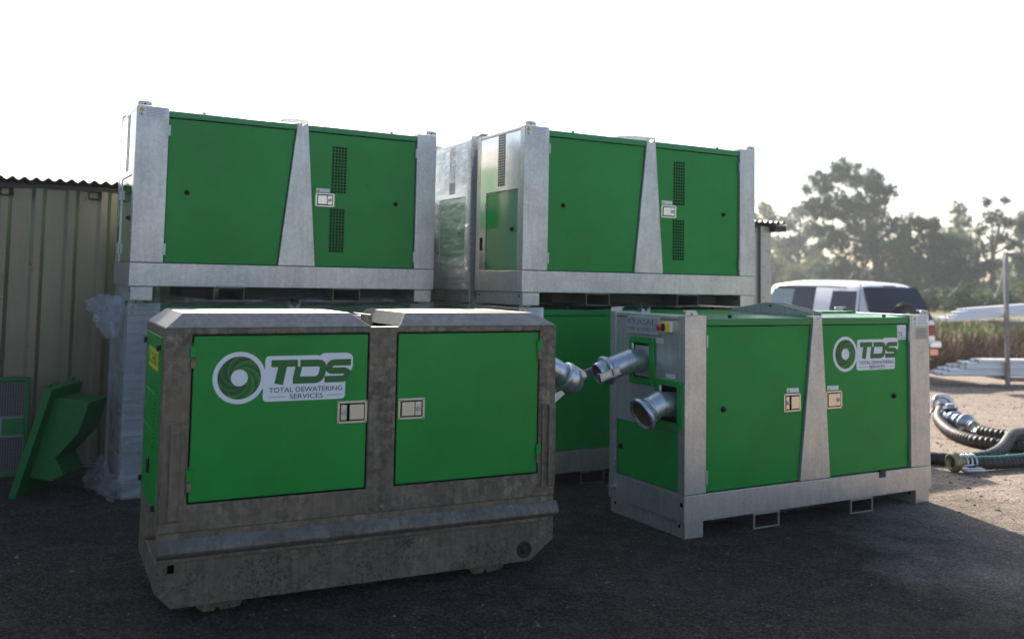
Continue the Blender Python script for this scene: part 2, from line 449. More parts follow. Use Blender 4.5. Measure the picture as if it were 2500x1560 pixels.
q.L(q.ramp(q.noise(1.4, 6, .7), [(.3, (.10, .10, .035)), (.6, (.21, .185, .07)), (.8, (.30, .25, .12))]), q.b.inputs['Base Color'])
f_ = MB(); f_.add([(7, 22.5, .004), (120, 20, .004), (200, 260, .004), (-120, 260, .004), (-60, 40, .004), (2, 25, .004)], [(0, 1, 2, 3, 4, 5)])
fo = f_.build('field', M_field); fo['kind'] = 'structure'

# ------------------------------------------------------------------ pump unit (stacked kind and outlet kind)
L_, W_, HB0, HB1, HT = 2.54, .88, .1085, .2878, 1.495

M_under = mat('shaded_underside_steel', (.05, .05, .05), .7, .2)  # steel colour darkened to paint in the shade beneath the units
def hinge(parent, x, z0, z1, y, mt, fn=None, w=.022):
    h = MB(); h.box(x - w / 2, x + w / 2, y - .010, y, z0, z1, fn=fn)
    n = 3; dz = (z1 - z0) / n
    for k in range(n):
        h.box(x - w * .3, x + w * .3, y - .018, y - .0105, z0 + dz * k + .003, z0 + dz * (k + 1) - .003, fn=fn)
    return h.build('hinge', mt, parent, .0015, 1)
def knob(parent, x, z, y, fn=None, name='rubber_knob'):
    k = MB()
    a = Vector(fn(x, y, z)) if fn else Vector((x, y, z)); b = Vector(fn(x, y - .03, z)) if fn else Vector((x, y - .03, z))
    k.rev(a, b - a, [(0, .021), (.005, .021), (.012, .014), (.024, .012), (.027, .008), (.027, 0.0001)], 14)
    return k.build(name, M_rubber, parent)
def latch(parent, x0, x1, z0, z1, y, paddle_left, mt, fn=None):
    l = MB(); b = .014
    # dished frame
    l.plate([x0, x0 + b, x1 - b, x1], [z0, z0 + b, z1 - b, z1], {(1, 1)}, y - .006, y, fn=fn)
    l.rect(x0 + b, x1 - b, z0 + b, z1 - b, y - .0012, 1, fn=fn)
    la = l.build('latch', [mt, M_black], parent, .003, 2)
    xm = x0 + (x1 - x0) * (.60 if paddle_left else .40)
    p = MB()
    px0, px1 = (x0 + b + .006, xm) if paddle_left else (xm, x1 - b - .006)
    p.box(px0, px1, y - .012, y - .002, z0 + b + .006, z1 - b - .006, fn=fn)
    p.build('paddle', mt, la, .003, 2)
    kx0, kx1 = (xm + .006, x1 - b - .006) if paddle_left else (x0 + b + .006, xm - .014)
    k = MB(); k.box(kx0, kx1, y - .006, y - .002, z0 + b + .006, z1 - b - .006, fn=fn)
    k.build('lock_plate', mt, la, .0015, 1)
    cx, cz = (kx0 + kx1) / 2, (z0 + z1) / 2
    c = MB()
    a0 = Vector(fn(cx, y - .0062, cz)) if fn else Vector((cx, y - .0062, cz)); b0 = Vector(fn(cx, y - .016, cz)) if fn else Vector((cx, y - .016, cz))
    c.rev(a0, b0 - a0, [(0, .014), (.010, .0125), (.010, .007), (.007, .0065), (.007, .0001)], 14)
    c.build('lock_barrel', M_steel, la)
    for sx in (x0 + .008, x1 - .008):
        for sz in (z0 + .008, z1 - .008):
            s_ = MB(); s_.disc((sx, sz), .0038, y - .0068, 8, fn=fn); s_.build('screw', M_rubber, la)
    return la
def vent(parent, x0, x1, z0, z1, nx, nz, y, mt, fn=None, gap=.80):
    dx, dz = (x1 - x0) / nx, (z1 - z0) / nz
    xs = [x0]; zs = [z0]
    for i in range(nx): xs += [x0 + dx * i + dx * (1 - gap) / 2, x0 + dx * (i + 1) - dx * (1 - gap) / 2]
    for i in range(nz): zs += [z0 + dz * i + dz * (1 - gap) / 2, z0 + dz * (i + 1) - dz * (1 - gap) / 2]
    xs.append(x1); zs.append(z1)
    rem = {(2 * i + 1, 2 * j + 1) for i in range(nx) for j in range(nz)}
    v = MB(); v.plate(xs, zs, rem, y - .0025, y - .0008, 0, fn=fn)
    v.rect(x0, x1, z0, z1, y - .0006, 1, fn=fn)
    return v.build('vent', [mt, M_black], parent)
def warn_sticker(parent, x0, x1, z0, z1, y, lines=5, fn=None, person=False, name='warning_label'):
    s_ = MB(); s_.rect(x0, x1, z0, z1, y, 0, fn=fn)
    h = z1 - z0; t = h * (.46 if person else .78)
    tx = x0 + .006 + t * .6; tz = z1 - t * 1.1 if person else z0 + h * .11
    s_.add([(tx - t * .58, y - .0004, tz), (tx + t * .58, y - .0004, tz), (tx, y - .0004, tz + t)], [(0, 1, 2)], 1, fn=fn)
    s_.add([(tx - t * .07, y - .0008, tz + t * .2), (tx + t * .07, y - .0008, tz + t * .2), (tx, y - .0008, tz + t * .72)], [(0, 1, 2)], 2, fn=fn)
    if person:
        s_.disc((tx, z0 + h * .24), h * .19, y - .0004, 16, 2, fn=fn)
        s_.disc((tx, z0 + h * .24), h * .165, y - .0008, 16, 0, fn=fn)
        s_.disc((tx - h * .03, z0 + h * .30), h * .05, y - .0012, 8, 2, fn=fn)
        s_.rect(tx - h * .08, tx + h * .05, z0 + h * .13, z0 + h * .24, y - .0012, 2, fn=fn)
    lx = tx + t * .8
    for i in range(lines):
        zz = z1 - h * (.14 + .76 * i / max(1, lines - 1 + .2))
        r = random.uniform(.78, 1)
        s_.rect(lx, lx + (x1 - lx - .006) * r, zz - h * .035, zz + h * .015, y - .0004, 3, fn=fn)
    return s_.build(name, [M_white, M_warn, M_text, M_grey_print], parent)
def lug(parent, u, v, du, dv):
    l = MB()
    # folded lifting plate standing on the corner post, turned-in top flange
    l.prism([(u, HT + .0005), (u + du, HT + .0005), (u + du, HT + .022), (u + du * .86, HT + .036), (u + du * .14, HT + .036), (u, HT + .022)], v, v + math.copysign(.008, dv))
    l.box(u + du * .12, u + du * .88, min(v + math.copysign(.008, dv), v + dv), max(v + math.copysign(.008, dv), v + dv), HT + .028, HT + .036)
    o = l.build('lifting_lug', M_latch_yel if False else M_galv, parent, .003, 2)
    h = MB(); h.disc((u + du / 2, HT + .012), .007, v - math.copysign(.0015, dv), 12); h.build('lug_hole', M_black, o)
    return o

def stroke(mb, pts, w, y, mi=0, fn=None, closed=False):
    """flat ribbon of width w along pts (x,z), mitred"""
    n = len(pts); P = [Vector((p[0], p[1])) for p in pts]; v = []
    for i in range(n):
        a = P[i - 1] if (i > 0 or closed) else None; b = P[(i + 1) % n] if (i < n - 1 or closed) else None
        d1 = (P[i] - a).normalized() if a is not None else (b - P[i]).normalized()
        d2 = (b - P[i]).normalized() if b is not None else d1
        n1 = Vector((-d1.y, d1.x)); n2 = Vector((-d2.y, d2.x)); mm = (n1 + n2).normalized()
        k = w / 2 / max(.35, mm.dot(n1))
        v += [P[i] + mm * k, P[i] - mm * k]
    f = []
    for i in range(n if closed else n - 1):
        j = (i + 1) % n
        f.append((2 * i, 2 * i + 1, 2 * j + 1, 2 * j))
    mb.add([(p.x, y, p.y) for p in v], f, mi, fn=fn)
def arc(cx, cz, rx, rz, a0, a1, n):
    return [(cx + rx * math.cos(math.radians(a0 + (a1 - a0) * k / n)), cz + rz * math.sin(math.radians(a0 + (a1 - a0) * k / n))) for k in range(n + 1)]
def logo(parent, X, Z, y, w=.735):
    """round swirl emblem with the three letters and two lines of small print; X,Z = left, centre height; w = total width"""
    s = w / .735
    T = lambda p: (X + p[0] * s, Z + p[1] * s)
    lb = MB()
    # white backing
    lb.disc(T((.1325, 0)), .1335 * s, y - .0006, 48)
    def rr(x0, x1, z0, z1, r, yy):
        pts = arc(x1 - r, z1 - r, r, r, 0, 90, 5) + arc(x0 + r, z1 - r, r, r, 90, 180, 5) + arc(x0 + r, z0 + r, r, r, 180, 270, 5) + arc(x1 - r, z0 + r, r, r, 270, 360, 5)
        lb.add([(T(p)[0], yy, T(p)[1]) for p in pts], [tuple(range(len(pts)))])
    rr(.255, .695, -.128, .0, .022, y - .0008)
    sh = lambda x, z: (x + (z + .04) * .20, z)
    def quad(x0, x1, z0, z1, yy):
        pts = [sh(x0, z0), sh(x1, z0), sh(x1, z1), sh(x0, z1)]
        lb.add([(T(p)[0], yy, T(p)[1]) for p in pts], [(0, 1, 2, 3)])
    quad(.245, .665, -.06, .088, y - .0010)
    rr(.262, .56, .04, .108, .022, y - .0012); rr(.545, .735, .015, .118, .035, y - .0014)
    quad(.6, .69, -.07, .07, y - .0016)
    ob = lb.build('logo', M_white, parent)
    # swirl
    c = T((.1325, 0)); R0, R1 = .043 * s, .110 * s
    NB, NR, NA = 7, 14, 8
    sw = MB()
    for b in range(NB):
        for k in range(NA):
            vs, fs = [], []
            for i in range(NR + 1):
                t = i / NR; r = R0 + (R1 - R0) * t
                tw = -1.9 * (t ** .8)
                for e in (0, 1):
                    a = 2 * PI * (b + (k + e) / NA) / NB + tw
                    vs.append((c[0] + r * math.cos(a), y - .0018, c[1] + r * math.sin(a)))
            for i in range(NR): fs.append((2 * i, 2 * i + 2, 2 * i + 3, 2 * i + 1))
            g_ = 2 * PI * (b + .5) / NB
            lev = min(4, max(0, int(k / NA * 4.2 + .8 * math.cos(g_ - 1.0) + .3)))
            sw.add(vs, fs, lev)
    sw.build('swirl', M_logo, ob)
    # letters T D S as heavy slanted strokes
    le = MB(); hw = .037
    zt, zb = .085, -.04; zm = (zt + zb) / 2
    def st(pts, yy, closed=False, w=hw): stroke(le, [T(sh(*p)) for p in pts], w * s, y - yy, closed=closed)
    st([(.272, zt - hw * .45), (.412, zt - hw * .45)], .0020); st([(.335, zt - hw * .8), (.335, zb)], .0022, w=.046)
    r = .03
    D = [(.425, zt - hw / 2), (.52, zt - hw / 2)] + arc(.525, zt - hw / 2 - r, r, r, 90, 0, 4)[1:] + arc(.525, zb + hw / 2 + r, r, r, 0, -90, 4) + [(.405, zb + hw / 2)]
    st(D, .0020); st([(.421, zb + hw * .6), (.421, zm + .028)], .0022, w=.036)
    xs0, xs1 = .588, .695
    Sp = [(xs1 + .008, zt - hw / 2), (xs0 + r * .8, zt - hw / 2)] + arc(xs0 + r * .75, zt - hw / 2 - r * .55, r * .75, r * .55, 90, 180, 3)[1:] + arc(xs0 + r * .75, zm + r * .5, r * .75, r * .5, 180, 270, 3)[1:] + \
         arc(xs1 - r * .75, zm - r * .55, r * .75, r * .55, 90, 0, 3) + arc(xs1 - r * .75, zb + hw / 2 + r * .5, r * .75, r * .5, 0, -90, 3)[1:] + [(xs0 - .012, zb + hw / 2)]
    st(Sp, .0020, w=.035)
    le.build('lettering', M_logo[2], ob)
    sm = MB()
    a, b = T((.285, -.083)), T((.678, -.057)); text(sm, 'TOTAL DEWATERING', a[0], b[0], a[1], b[1], y - .0026)
    a, b = T((.395, -.118)), T((.572, -.093)); text(sm, 'SERVICES', a[0], b[0], a[1], b[1], y - .0026)
    for x0, x1 in ((.285, .372), (.595, .678)):
        a, b = T((x0, -.1065)), T((x1, -.1045)); sm.rect(a[0], b[0], a[1], b[1], y - .0026, 1)
    sm.build('small_print', [M_text, M_logo[1]], ob)
    return ob

def unit(kind, label, group):
    R_ = kind == 'R'
    t = thing('pump_unit', label, 'pump unit', group=group)
    REC = .026
    # base frame
    if R_:
        b = MB(); b.plate([0, 1.925, 2.002, L_], [HB0, .242, HB1], {(1, 1)}, 0, .09)
    else:
        b = MB(); b.box(0, L_, 0, .09, HB0, HB1)
    b.build('base_rail', M_galv, t, .004)
    MB().box(0, L_, W_ - .09, W_, HB0, HB1).build('base_rail', M_galv, t, .004)
    for u0 in (0.001, L_ - .091):
        MB().box(u0, u0 + .09, .0905, W_ - .0905, HB0, HB1).build('base_rail', M_galv, t, .004)
    MB().box(.095, L_ - .095, .095, W_ - .095, HB0 + .02, HB0 + .05).build('floor_pan', M_galv_dull, t)
    for u0 in (.015, L_ - .175):
        ft = MB(); ft.box(u0, u0 + .16, .012, W_ - .012, 0, HB0 - .0015)
        fo_ = ft.build('foot', M_galv, t, .004)
        for zz, vv in ((.075, .07), (.075, W_ - .07)):
            h = MB(); h.disc((-vv, zz), .012, -.0015, 12, fn=END(u0, -1)); h.build('bolt_hole', M_black, fo_)
    for u0 in (.63, 1.61):
        fp = MB(); fp.plate([u0, u0 + .0055, u0 + .2345, u0 + .24], [.003, .0085, HB0 - .009, HB0 - .002], {(1, 1)}, .004, W_ - .004)
        fo2 = fp.build('fork_pocket', M_under, t)
        MB().plate([u0 - .001, u0 + .0065, u0 + .2335, u0 + .241], [.002, .0095, HB0 - .010, HB0 - .001], {(1, 1)}, .0, .012).build('pocket_rim', M_galv if R_ else M_galv_old, fo2)
    for ua, ub in ((.42, .625), (.876, 1.604), (1.856, 2.25)):
        MB().box(ua, ub, .22, .66, .022, HB0 + .018).build('cross_member', M_under, t)
    MB().box(.876, 1.604, .30, .58, .004, .0215).build('sump', M_under, t)
    # posts
    pw0 = .19 if R_ else .24; pw1 = L_ - .235 if R_ else L_ - .19
    for (u0, u1) in ((.002, pw0), (pw1, L_ - .002)):
        for (v0, v1) in ((.002, .075), (W_ - .075, W_ - .002)):
            MB().box(u0, u1, v0, v1, HB1 + .003, HT).build('corner_post', M_galv, t, .004)
    # centre pillars
    pb0, pb1, pt0, pt1 = (1.085, 1.393, 1.222, 1.315) if R_ else (1.135, 1.446, 1.255, 1.352)
    for v0, v1 in ((.002, .075), (W_ - .075, W_ - .002)):
        MB().prism([(pb0, HB1 + .003), (pb1, HB1 + .003), (pt1, 1.44), (pt1, 1.485), ((pt0 + pt1) / 2 + .02, 1.485), ((pt0 + pt1) / 2, 1.455), ((pt0 + pt1) / 2 - .02, 1.485), (pt0, 1.485), (pt0, 1.44)], v0, v1).build('centre_pillar', M_galv, t, .004)
    # inner body (dark, seen through the door gaps)
    MB().box(.16, L_ - .16, REC + .030, W_ - REC - .030, HB1 - .04, 1.40).build('inner_body', M_black, t)
    # doors, front and back
    gp_ = .007
    zb_, zt_ = HB1 + .006, 1.418
    sl0 = (pt0 - pb0) / (1.44 - HB1); sl1 = (pt1 - pb1) / (1.44 - HB1)
    e0 = lambda z: pb0 + sl0 * (z - HB1); e1 = lambda z: pb1 + sl1 * (z - HB1)
    for side in ('front', 'back'):
        va, vb = (REC, REC + .028) if side == 'front' else (W_ - REC - .028, W_ - REC)
        d1 = MB().prism([(pw0 + gp_, zb_), (e0(zb_) - gp_, zb_), (e0(zt_) - gp_, zt_), (pw0 + gp_, zt_)], va, vb).build('door', M_green, t, .004)
        d2 = MB().prism([(e1(zb_) + gp_, zb_), (pw1 - gp_, zb_), (pw1 - gp_, zt_), (e1(zt_) + gp_, zt_)], va, vb).build('door', M_green, t, .004)
        if side == 'front':
            y = REC
            for z0, z1 in ((.350, .440), (1.275, 1.36)):
                hinge(d1, pw0 + .004, z0, z1, y - .014, M_steel); hinge(d2, pw1 - .004, z0, z1, y - .014, M_steel)
            knob(d1, .40 if not R_ else .362, .845, y); knob(d2, 2.165 if not R_ else 2.13, .858, y)
            if R_:
                latch(t, .941, 1.112, .793, .925, y, False, M_latch); latch(t, 1.374, 1.546, .793, .926, y, True, M_latch)
                warn_sticker(d1, .973, 1.094, .932, .965, y - .001, 2); warn_sticker(d2, 1.390, 1.511, .932, .965, y - .001, 2)
                logo(d2, 1.455, 1.197, y, .735)
                s_ = MB(); s_.rect(2.181, 2.286, 1.297, 1.412, y - .001)
                text(s_, '75', 2.187, 2.245, 1.303, 1.358, y - .0015, 1); text(s_, 'dB', 2.255, 2.276, 1.305, 1.322, y - .0015, 2)
                text(s_, 'L', 2.236, 2.248, 1.374, 1.395, y - .0015, 1); text(s_, 'WA', 2.252, 2.268, 1.374, 1.380, y - .0015, 1)
                s_.disc((2.206, 1.385), .016, y - .0015, 14, 2); s_.disc((2.206, 1.385), .014, y - .0018, 14, 0)
                s_.build('noise_label', [M_white, M_text, M_grey_print], d2)
            else:
                latch(t, 1.437, 1.605, .795, .912, y, True, M_latch)
                warn_sticker(d2, 1.443, 1.560, .919, .950, y - .001, 2)
                vent(d2, 1.570, 1.705, .915, 1.318, 5, 15, y, M_green); vent(d2, 1.566, 1.701, .413, .785, 5, 14, y, M_green)
    # roof with folded edge
    for (u0, u1) in ((pw0 + .004, pt0 - .004), (pt1 + .004, pw1 - .004)):
        r = MB()
        r.prism([(.012, 1.424), (.012, 1.475), (.20, 1.487), (W_ - .20, 1.487), (W_ - .012, 1.475), (W_ - .012, 1.424)], u0, u1, 'x')
        ro = r.build('roof', M_green_roof, t, .006)
        k = MB(); um = u0 + .27 if u0 < 1 else u1 - .22
        k.cyl((um, .07, 1.478), (um, .07, 1.497), .014, 12); k.build('roof_plug', M_rubber, ro)
    MB().box(pt0 - .003, pt1 + .003, .09, W_ - .09, 1.40, 1.46).build('roof_beam', M_galv, t, .004)
    for (u0, u1) in ((.004, pw0), (pw1, L_ - .004)):
        MB().box(u0, u1 + (.003 if u0 < 1 else 0), .077, W_ - .077, HT - .03, HT - .004).build('roof_cap', M_galv, t, .004)
    # lifting beam: two peaked plates across the roof
    for uu in (pt0, pt1 - .006):
        prof = [(.004, 1.488), (.004, 1.515), (.05, 1.522), (.39, 1.578), (.49, 1.578), (W_ - .05, 1.522), (W_ - .004, 1.515), (W_ - .004, 1.488)]
        o = MB().prism(prof, uu, uu + .006, 'x').build('lifting_beam', M_galv, t, .0015, 1)
        h = MB(); h.disc((-.44, 1.552), .012, -.0015, 14, fn=END(uu, -1)); h.build('beam_hole', M_black, o)
    for (u, v, dv) in ((.005, .0, .05), (L_ - .11, .0, .05), (.005, W_, -.05), (L_ - .11, W_, -.05)):
        lug(t, u, v, .105, dv)
    ry0 = .0005
    warn_sticker(t, .008 if not R_ else L_ - .205, .236 if not R_ else L_ - .006, HT - .088, HT - .004, .002 - .0012, 6, person=True, name='instruction_label')
    # end panels
    E0 = END(.004, -1)
    if R_:
        vs_ = [.08, .27, .385, .593, .79, .80]
        # openings: suction (v .073-.27), discharge (v .385-.593), service door (v .08-.79)
        xs = sorted([-W_ + .077, -.79, -.593, -.385, -.27, -.077]); zs = [HB1 + .003, .300, .705, .759, 1.007, 1.03, 1.28, HT - .035]
        ii = {round(x, 3): i for i, x in enumerate(xs)}
        rem = {(ii[-.27], 3), (ii[-.593], 5)} | {(i, 1) for i in range(ii[-.79], ii[-.077])}
        MB().plate(xs, zs, rem, 0, .004, fn=E0).build('end_panel', M_galv, t)
        dd = MB().plate([-.786, -.081], [.304, .701], set(), .006, .022, fn=E0).build('service_door', M_green, t, .003)
        knob(dd, -.735, .505, .006, E0)
        for z0, z1 in ((.315, .40), (.605, .69)): hinge(dd, -.79, z0, z1, .0, M_steel, E0, .02)
        for (a, b, c, d, f1) in ((-.622, -.326, .985, 1.323, (-.593, -.385, 1.03, 1.28)), (-.313, -.082, .713, 1.045, (-.27, -.108, .759, 1.007))):
            pass
        fr = MB().plate([-.622, -.593, -.385, -.326], [.985, 1.03, 1.28, 1.323], {(1, 1)}, -.016, -.002, fn=E0).build('discharge_frame', M_green, t, .003)
        for a in (-.61, -.338):
            for zz in (.997, 1.311): MB().disc((a, zz), .007, -.0175, 10, fn=E0).build('bolt', M_steel, fr)
        fr = MB().plate([-.313, -.27, -.073, -.020], [.713, .759, 1.007, 1.047], {(1, 1)}, -.016, -.002, fn=E0).build('suction_frame', M_green, t, .003)
        for a in (-.3, -.034):
            for zz in (.725, 1.034): MB().disc((a, zz), .007, -.0175, 10, fn=E0).build('bolt', M_steel, fr)
        # name plaque with cut lettering
        pl = MB().box(-.638, -.265, -.022, -.002, 1.346, 1.472, fn=E0).build('name_plaque', M_galv_dull, t, .004)
        tx = MB(); text(tx, 'CLASAL', -.622, -.300, 1.416, 1.457, -.0232, fn=E0); text(tx, 'PUMP TECHNOLOGY', -.628, -.292, 1.366, 1.394, -.0232, fn=E0)
        for k in range(6):   # stencil bridges
            xx = -.595 + k * .055
            tx.rect(xx, xx + .006, 1.414, 1.459, -.0238, 1, fn=E0)
        tx.build('plaque_lettering', [M_zinc_text, M_galv], pl)
        es = MB().box(-.205, -.135, -.026, 0, 1.376, 1.446, fn=E0).build('emergency_stop', M_white, t, .004)
        MB().box(-.205, -.135, -.062, -.0265, 1.376, 1.446, fn=E0).build('stop_housing', M_yellow, es, .004)
        a = Vector(E0(-.17, -.062, 1.411)); dn = Vector((-1, 0, 0))
        MB().rev(a, dn, [(0, .027), (.003, .027), (.003, .02), (.016, .014), (.03, .014)], 18).build('button_collar', M_rubber, es)
        MB().rev(a + dn * .028, dn, [(0, .014), (.002, .023), (.016, .022), (.022, .014), (.023, .0001)], 18).build('stop_button', M_red, es)
        for body, x0, x1, z0, z1 in (('DISCHARGE', -.322, -.238, 1.295, 1.325), ('SUCTION', -.203, -.108, 1.060, 1.086)):
            s_ = MB(); s_.rect(x0, x1, z0, z1, -.0012, 0, fn=E0); text(s_, body, x0 + .006, x1 - .006, z0 + .005, z1 - .005, -.0018, 1, fn=E0)
            s_.build('port_label', [M_white, M_redprint], t)
        # discharge pipe: flange, mitre bend, straight piece, coupling ring with lever clips
        MB().box(-.583, -.392, .012, .022, 1.04, 1.262, fn=E0).build('flange_plate', M_galv_dull, t, .003)
        V = .488; rP = .083
        def mitre(p0, p1, p2, r, name, prof_end):
            p0, p1, p2 = Vector(p0), Vector(p1), Vector(p2)
            a = MB(); d0 = (p1 - p0).normalized(); d1 = (p2 - p1).normalized(); bis = (d0 + d1).normalized()
            n = 28; ref = Vector((0, 1, 0)); rings = []
            def ring(c, d, nrm):
                N_ = (ref - d * ref.dot(d)).normalized(); B_ = d.cross(N_); out = []
                for k in range(n):
                    an = 2 * PI * k / n; o_ = N_ * math.cos(an) * r + B_ * math.sin(an) * r
                    tt = (nrm.dot(Vector((0, 0, 0)) - o_)) / nrm.dot(d)
                    out.append(c + o_ + d * tt)
                return out
            for seg, (c0, c1, d, n0, n1) in enumerate(((p0, p1, d0, d0, bis), (p1, p2, d1, bis, d1))):
                vv = ring(c0, d, n0) + ring(c1, d, n1)
                a.add(vv, [(k, (k + 1) % n, n + (k + 1) % n, n + k) for k in range(n)], 0, True)
            a.add([p + (p - p1).normalized() * .0015 for p in ring(p1, d0, bis)] + ring(p1, d1, bis), [(k, (k + 1) % n, n + (k + 1) % n, n + k) for k in range(n)], 0, True)
            o_ = a.build(name, [M_pipe], t)
            return o_, p2, d1
        o_, e, dv_ = mitre((.03, V, 1.152), (-.105, V, 1.155), (-.285, V + .015, 1.095), rP, 'discharge_pipe', None)
        rg = MB(); rg.rev(e - dv_ * .012, dv_, [(0, rP), (.0, rP + .012), (.012, rP + .022), (.028, rP + .022), (.038, rP + .012), (.04, rP - .006), (.095, rP - .008), (.1, rP - .014), (.1, rP - .018), (.02, rP - .018)], 32)
        cr = rg.build('coupling_ring', M_pipe, o_)
        ins = MB(); ins.rev(e + dv_ * .03, dv_, [(0, .0001), (0, rP - .018), (.055, rP - .0182)], 28); ins.build('pipe_bore', M_rust, o_)
        for sgn in (-1, 1):
            side = Vector((0, 1, 0)) * sgn; upv = dv_.cross(side) * sgn
            c0 = e + side * (rP + .014)
            cl = MB()
            def bx(a0, a1, b0, b1, c_, d_):
                pts = [c0 + dv_ * x + side * yv + upv * zv for x in (a0, a1) for yv in (b0, b1) for zv in (c_, d_)]
                cl.add(pts, [(0, 1, 3, 2), (4, 6, 7, 5), (0, 4, 5, 1), (2, 3, 7, 6), (0, 2, 6, 4), (1, 5, 7, 3)])
            bx(-.03, .135, .0, .006, -.028, .028); bx(-.03, .125, .006, .022, -.028, -.022); bx(-.03, .125, .006, .022, .022, .028); bx(.02, .03, .004, .02, -.022, .022); bx(.125, .14, -.006, .02, -.03, .03)
            cl.build('lever_clip', M_steel, o_, .002, 1)
        sp_ = MB(); sp_.cyl((-.06, V + .02, 1.152 + rP - .005), (-.06, V + .02, 1.152 + rP + .045), .010, 12); sp_.build('gauge_socket', M_steel, o_)
        V2 = .175; r2 = .085
        o2, e2, d2_ = mitre((.06, V2, .875), (-.085, V2, .886), (-.165, V2 + .004, .848), r2, 'suction_pipe', None)
        rg = MB(); rg.rev(e2 - d2_ * .01, d2_, [(0, r2), (.002, r2 + .006), (.012, r2 + .006), (.014, r2 + .002), (.018, r2 + .002), (.020, r2 + .007), (.03, r2 + .007), (.05, r2 + .026), (.068, r2 + .036), (.083, r2 + .034), (.088, r2 + .026), (.086, r2 + .016), (.06, r2 + .006), (.04, r2 - .006), (.0, r2 - .008)], 36)
        rg.build('bell_end', M_pipe, o2)
        ins = MB(); ins.rev(e2 - d2_ * .02, d2_, [(0, .0001), (0, r2 - .009), (.06, r2 - .0088), (.085, r2 + .006)], 28); ins.build('pipe_bore', M_rust, o2)
        sp_ = MB(); sp_.cyl((-.055, V2 + .02, .875 + r2 - .005), (-.055, V2 + .02, .875 + r2 + .05), .010, 12); sp_.build('gauge_socket', M_steel, o2)
        MB().box(.10, .12, .06, .62, .70, 1.32).build('pump_bulkhead', M_black, t)
        # drain plug on the base end, rail hole
        dp_ = MB(); dp_.rev((0, .80, .20), (-1, 0, 0), [(-.01, .02), (.012, .02), (.012, .012), (.04, .012), (.04, .018), (.056, .018), (.056, .0001)], 10, smooth=False)
        dp_.build('drain_plug', M_steel, t)
        MB().disc((-.03, .225), .016, -.0015, 14, fn=END(0, -1)).build('rail_hole', M_black, t)
        rp = MB(); rp.rect(L_ - .168, L_ - .018, 1.300, 1.392, .0005); 
        for k in range(6): rp.rect(L_ - .158, L_ - .028 - .02 * (k % 2), 1.310 + k * .011, 1.3125 + k * .011, .0001, 1)
        text(rp, 'CLASAL', L_ - .13, L_ - .055, 1.378, 1.386, .0001, 1)
        rp.build('rating_plate', [M_platetag, M_zinc_text], t)
        ht = MB(); ht.box(1.52, 2.29, .52, .80, 1.489, 1.502); ho = ht.build('roof_hatch', M_green, t, .004)
        for uu in (1.58, 2.20): MB().box(uu, uu + .06, .50, .55, 1.4895, 1.508).build('hatch_hinge', M_green, ho, .003, 1)
    else:
        xs = [-W_ + .077, -.85 + .0, -.752, -.69, -.105, -.077]; xs = [-.803, -.69, -.105, -.077]
        MB().plate(xs, [HB1 + .003, .972, HT - .035], {(1, 0)}, 0, .004, fn=E0).build('end_panel', M_galv_bright, t)
        dd = MB().plate([-.684, -.111], [HB1 + .006, .964], set(), .006, .024, fn=E0).build('service_door', M_green_gloss, t, .003)
        knob(dd, -.205, .635, .006, E0)
        for z0, z1 in ((.36, .44), (.80, .88)): hinge(dd, -.687, z0, z1, .004, M_steel, E0, .016)
        vent(t, -.47, -.342, 1.012, 1.468, 4, 20, .0, M_galv, E0)
        h = MB(); h.rect(-.80, -.745, .465, .58, -.0012, fn=E0); h.build('cable_opening', M_black, t)
    E1 = END(L_ - .004, 1)
    MB().plate([.077, .20, .68, W_ - .077], [HB1 + .003, .70, 1.30, HT - .035], {(1, 1)}, 0, .004, fn=E1).build('end_panel', M_galv, t)
    MB().plate([.206, .674], [.706, 1.294], set(), .006, .02, fn=E1).build('radiator_panel', M_green, t, .003)
    return t

G1 = 'green and galvanised pump units stacked in the yard'
def place(o, x, y, z, yaw, tx=0, ty=0):
    Zv = Vector((tx, ty, 1)).normalized(); U = Vector((math.cos(yaw), math.sin(yaw), 0)); U = (U - Zv * U.dot(Zv)).normalized(); V = Zv.cross(U)
    mm = Matrix(((U.x, V.x, Zv.x), (U.y, V.y, Zv.y), (U.z, V.z, Zv.z)))
    o.location = (x, y, z); o.rotation_euler = mm.to_euler()
UR = unit('S', 'upper green pump unit of the right-hand stack, its louvred end with green door facing left', G1)
def cp(label):
    c = copy_tree(UR); c['label'] = label; return c
UL = cp('upper green pump unit of the left-hand stack, standing against the sky beside the shed')
LL = cp('film-wrapped lower pump unit of the left stack, mostly hidden behind the weathered unit')
LR = cp('lower green unit of the right stack, seen behind the weathered unit and pipe outlets')
BU = cp('upper pump unit under stretched clear film, behind the gap between the two stacks')
BL = cp('lower pump unit under clear film in the row behind, beneath the film-wrapped upper one')
place(UR, .09, 7.604, 1.5127, .4974, .003, .0013)
place(UL, -2.8933, 7.0208, 1.5168, .5255, .0058, -.0065)
place(LL, -2.9448, 7.1436, 0, .51)
place(LR, .0696, 7.6801, 0, .4995)
vx, vy = -math.sin(.4974), math.cos(.4974)
place(BU, .09 + vx * .955 - .02, 7.604 + vy * .955, 1.5127, .4974)
place(BL, .0696 + vx * .955, 7.6801 + vy * .955, 0, .4974)
RU = unit('R', 'single green pump unit at right with two galvanised pipe outlets and a round swirl logo', G1)
place(RU, 1.1896, 6.3219, 0, .5085)

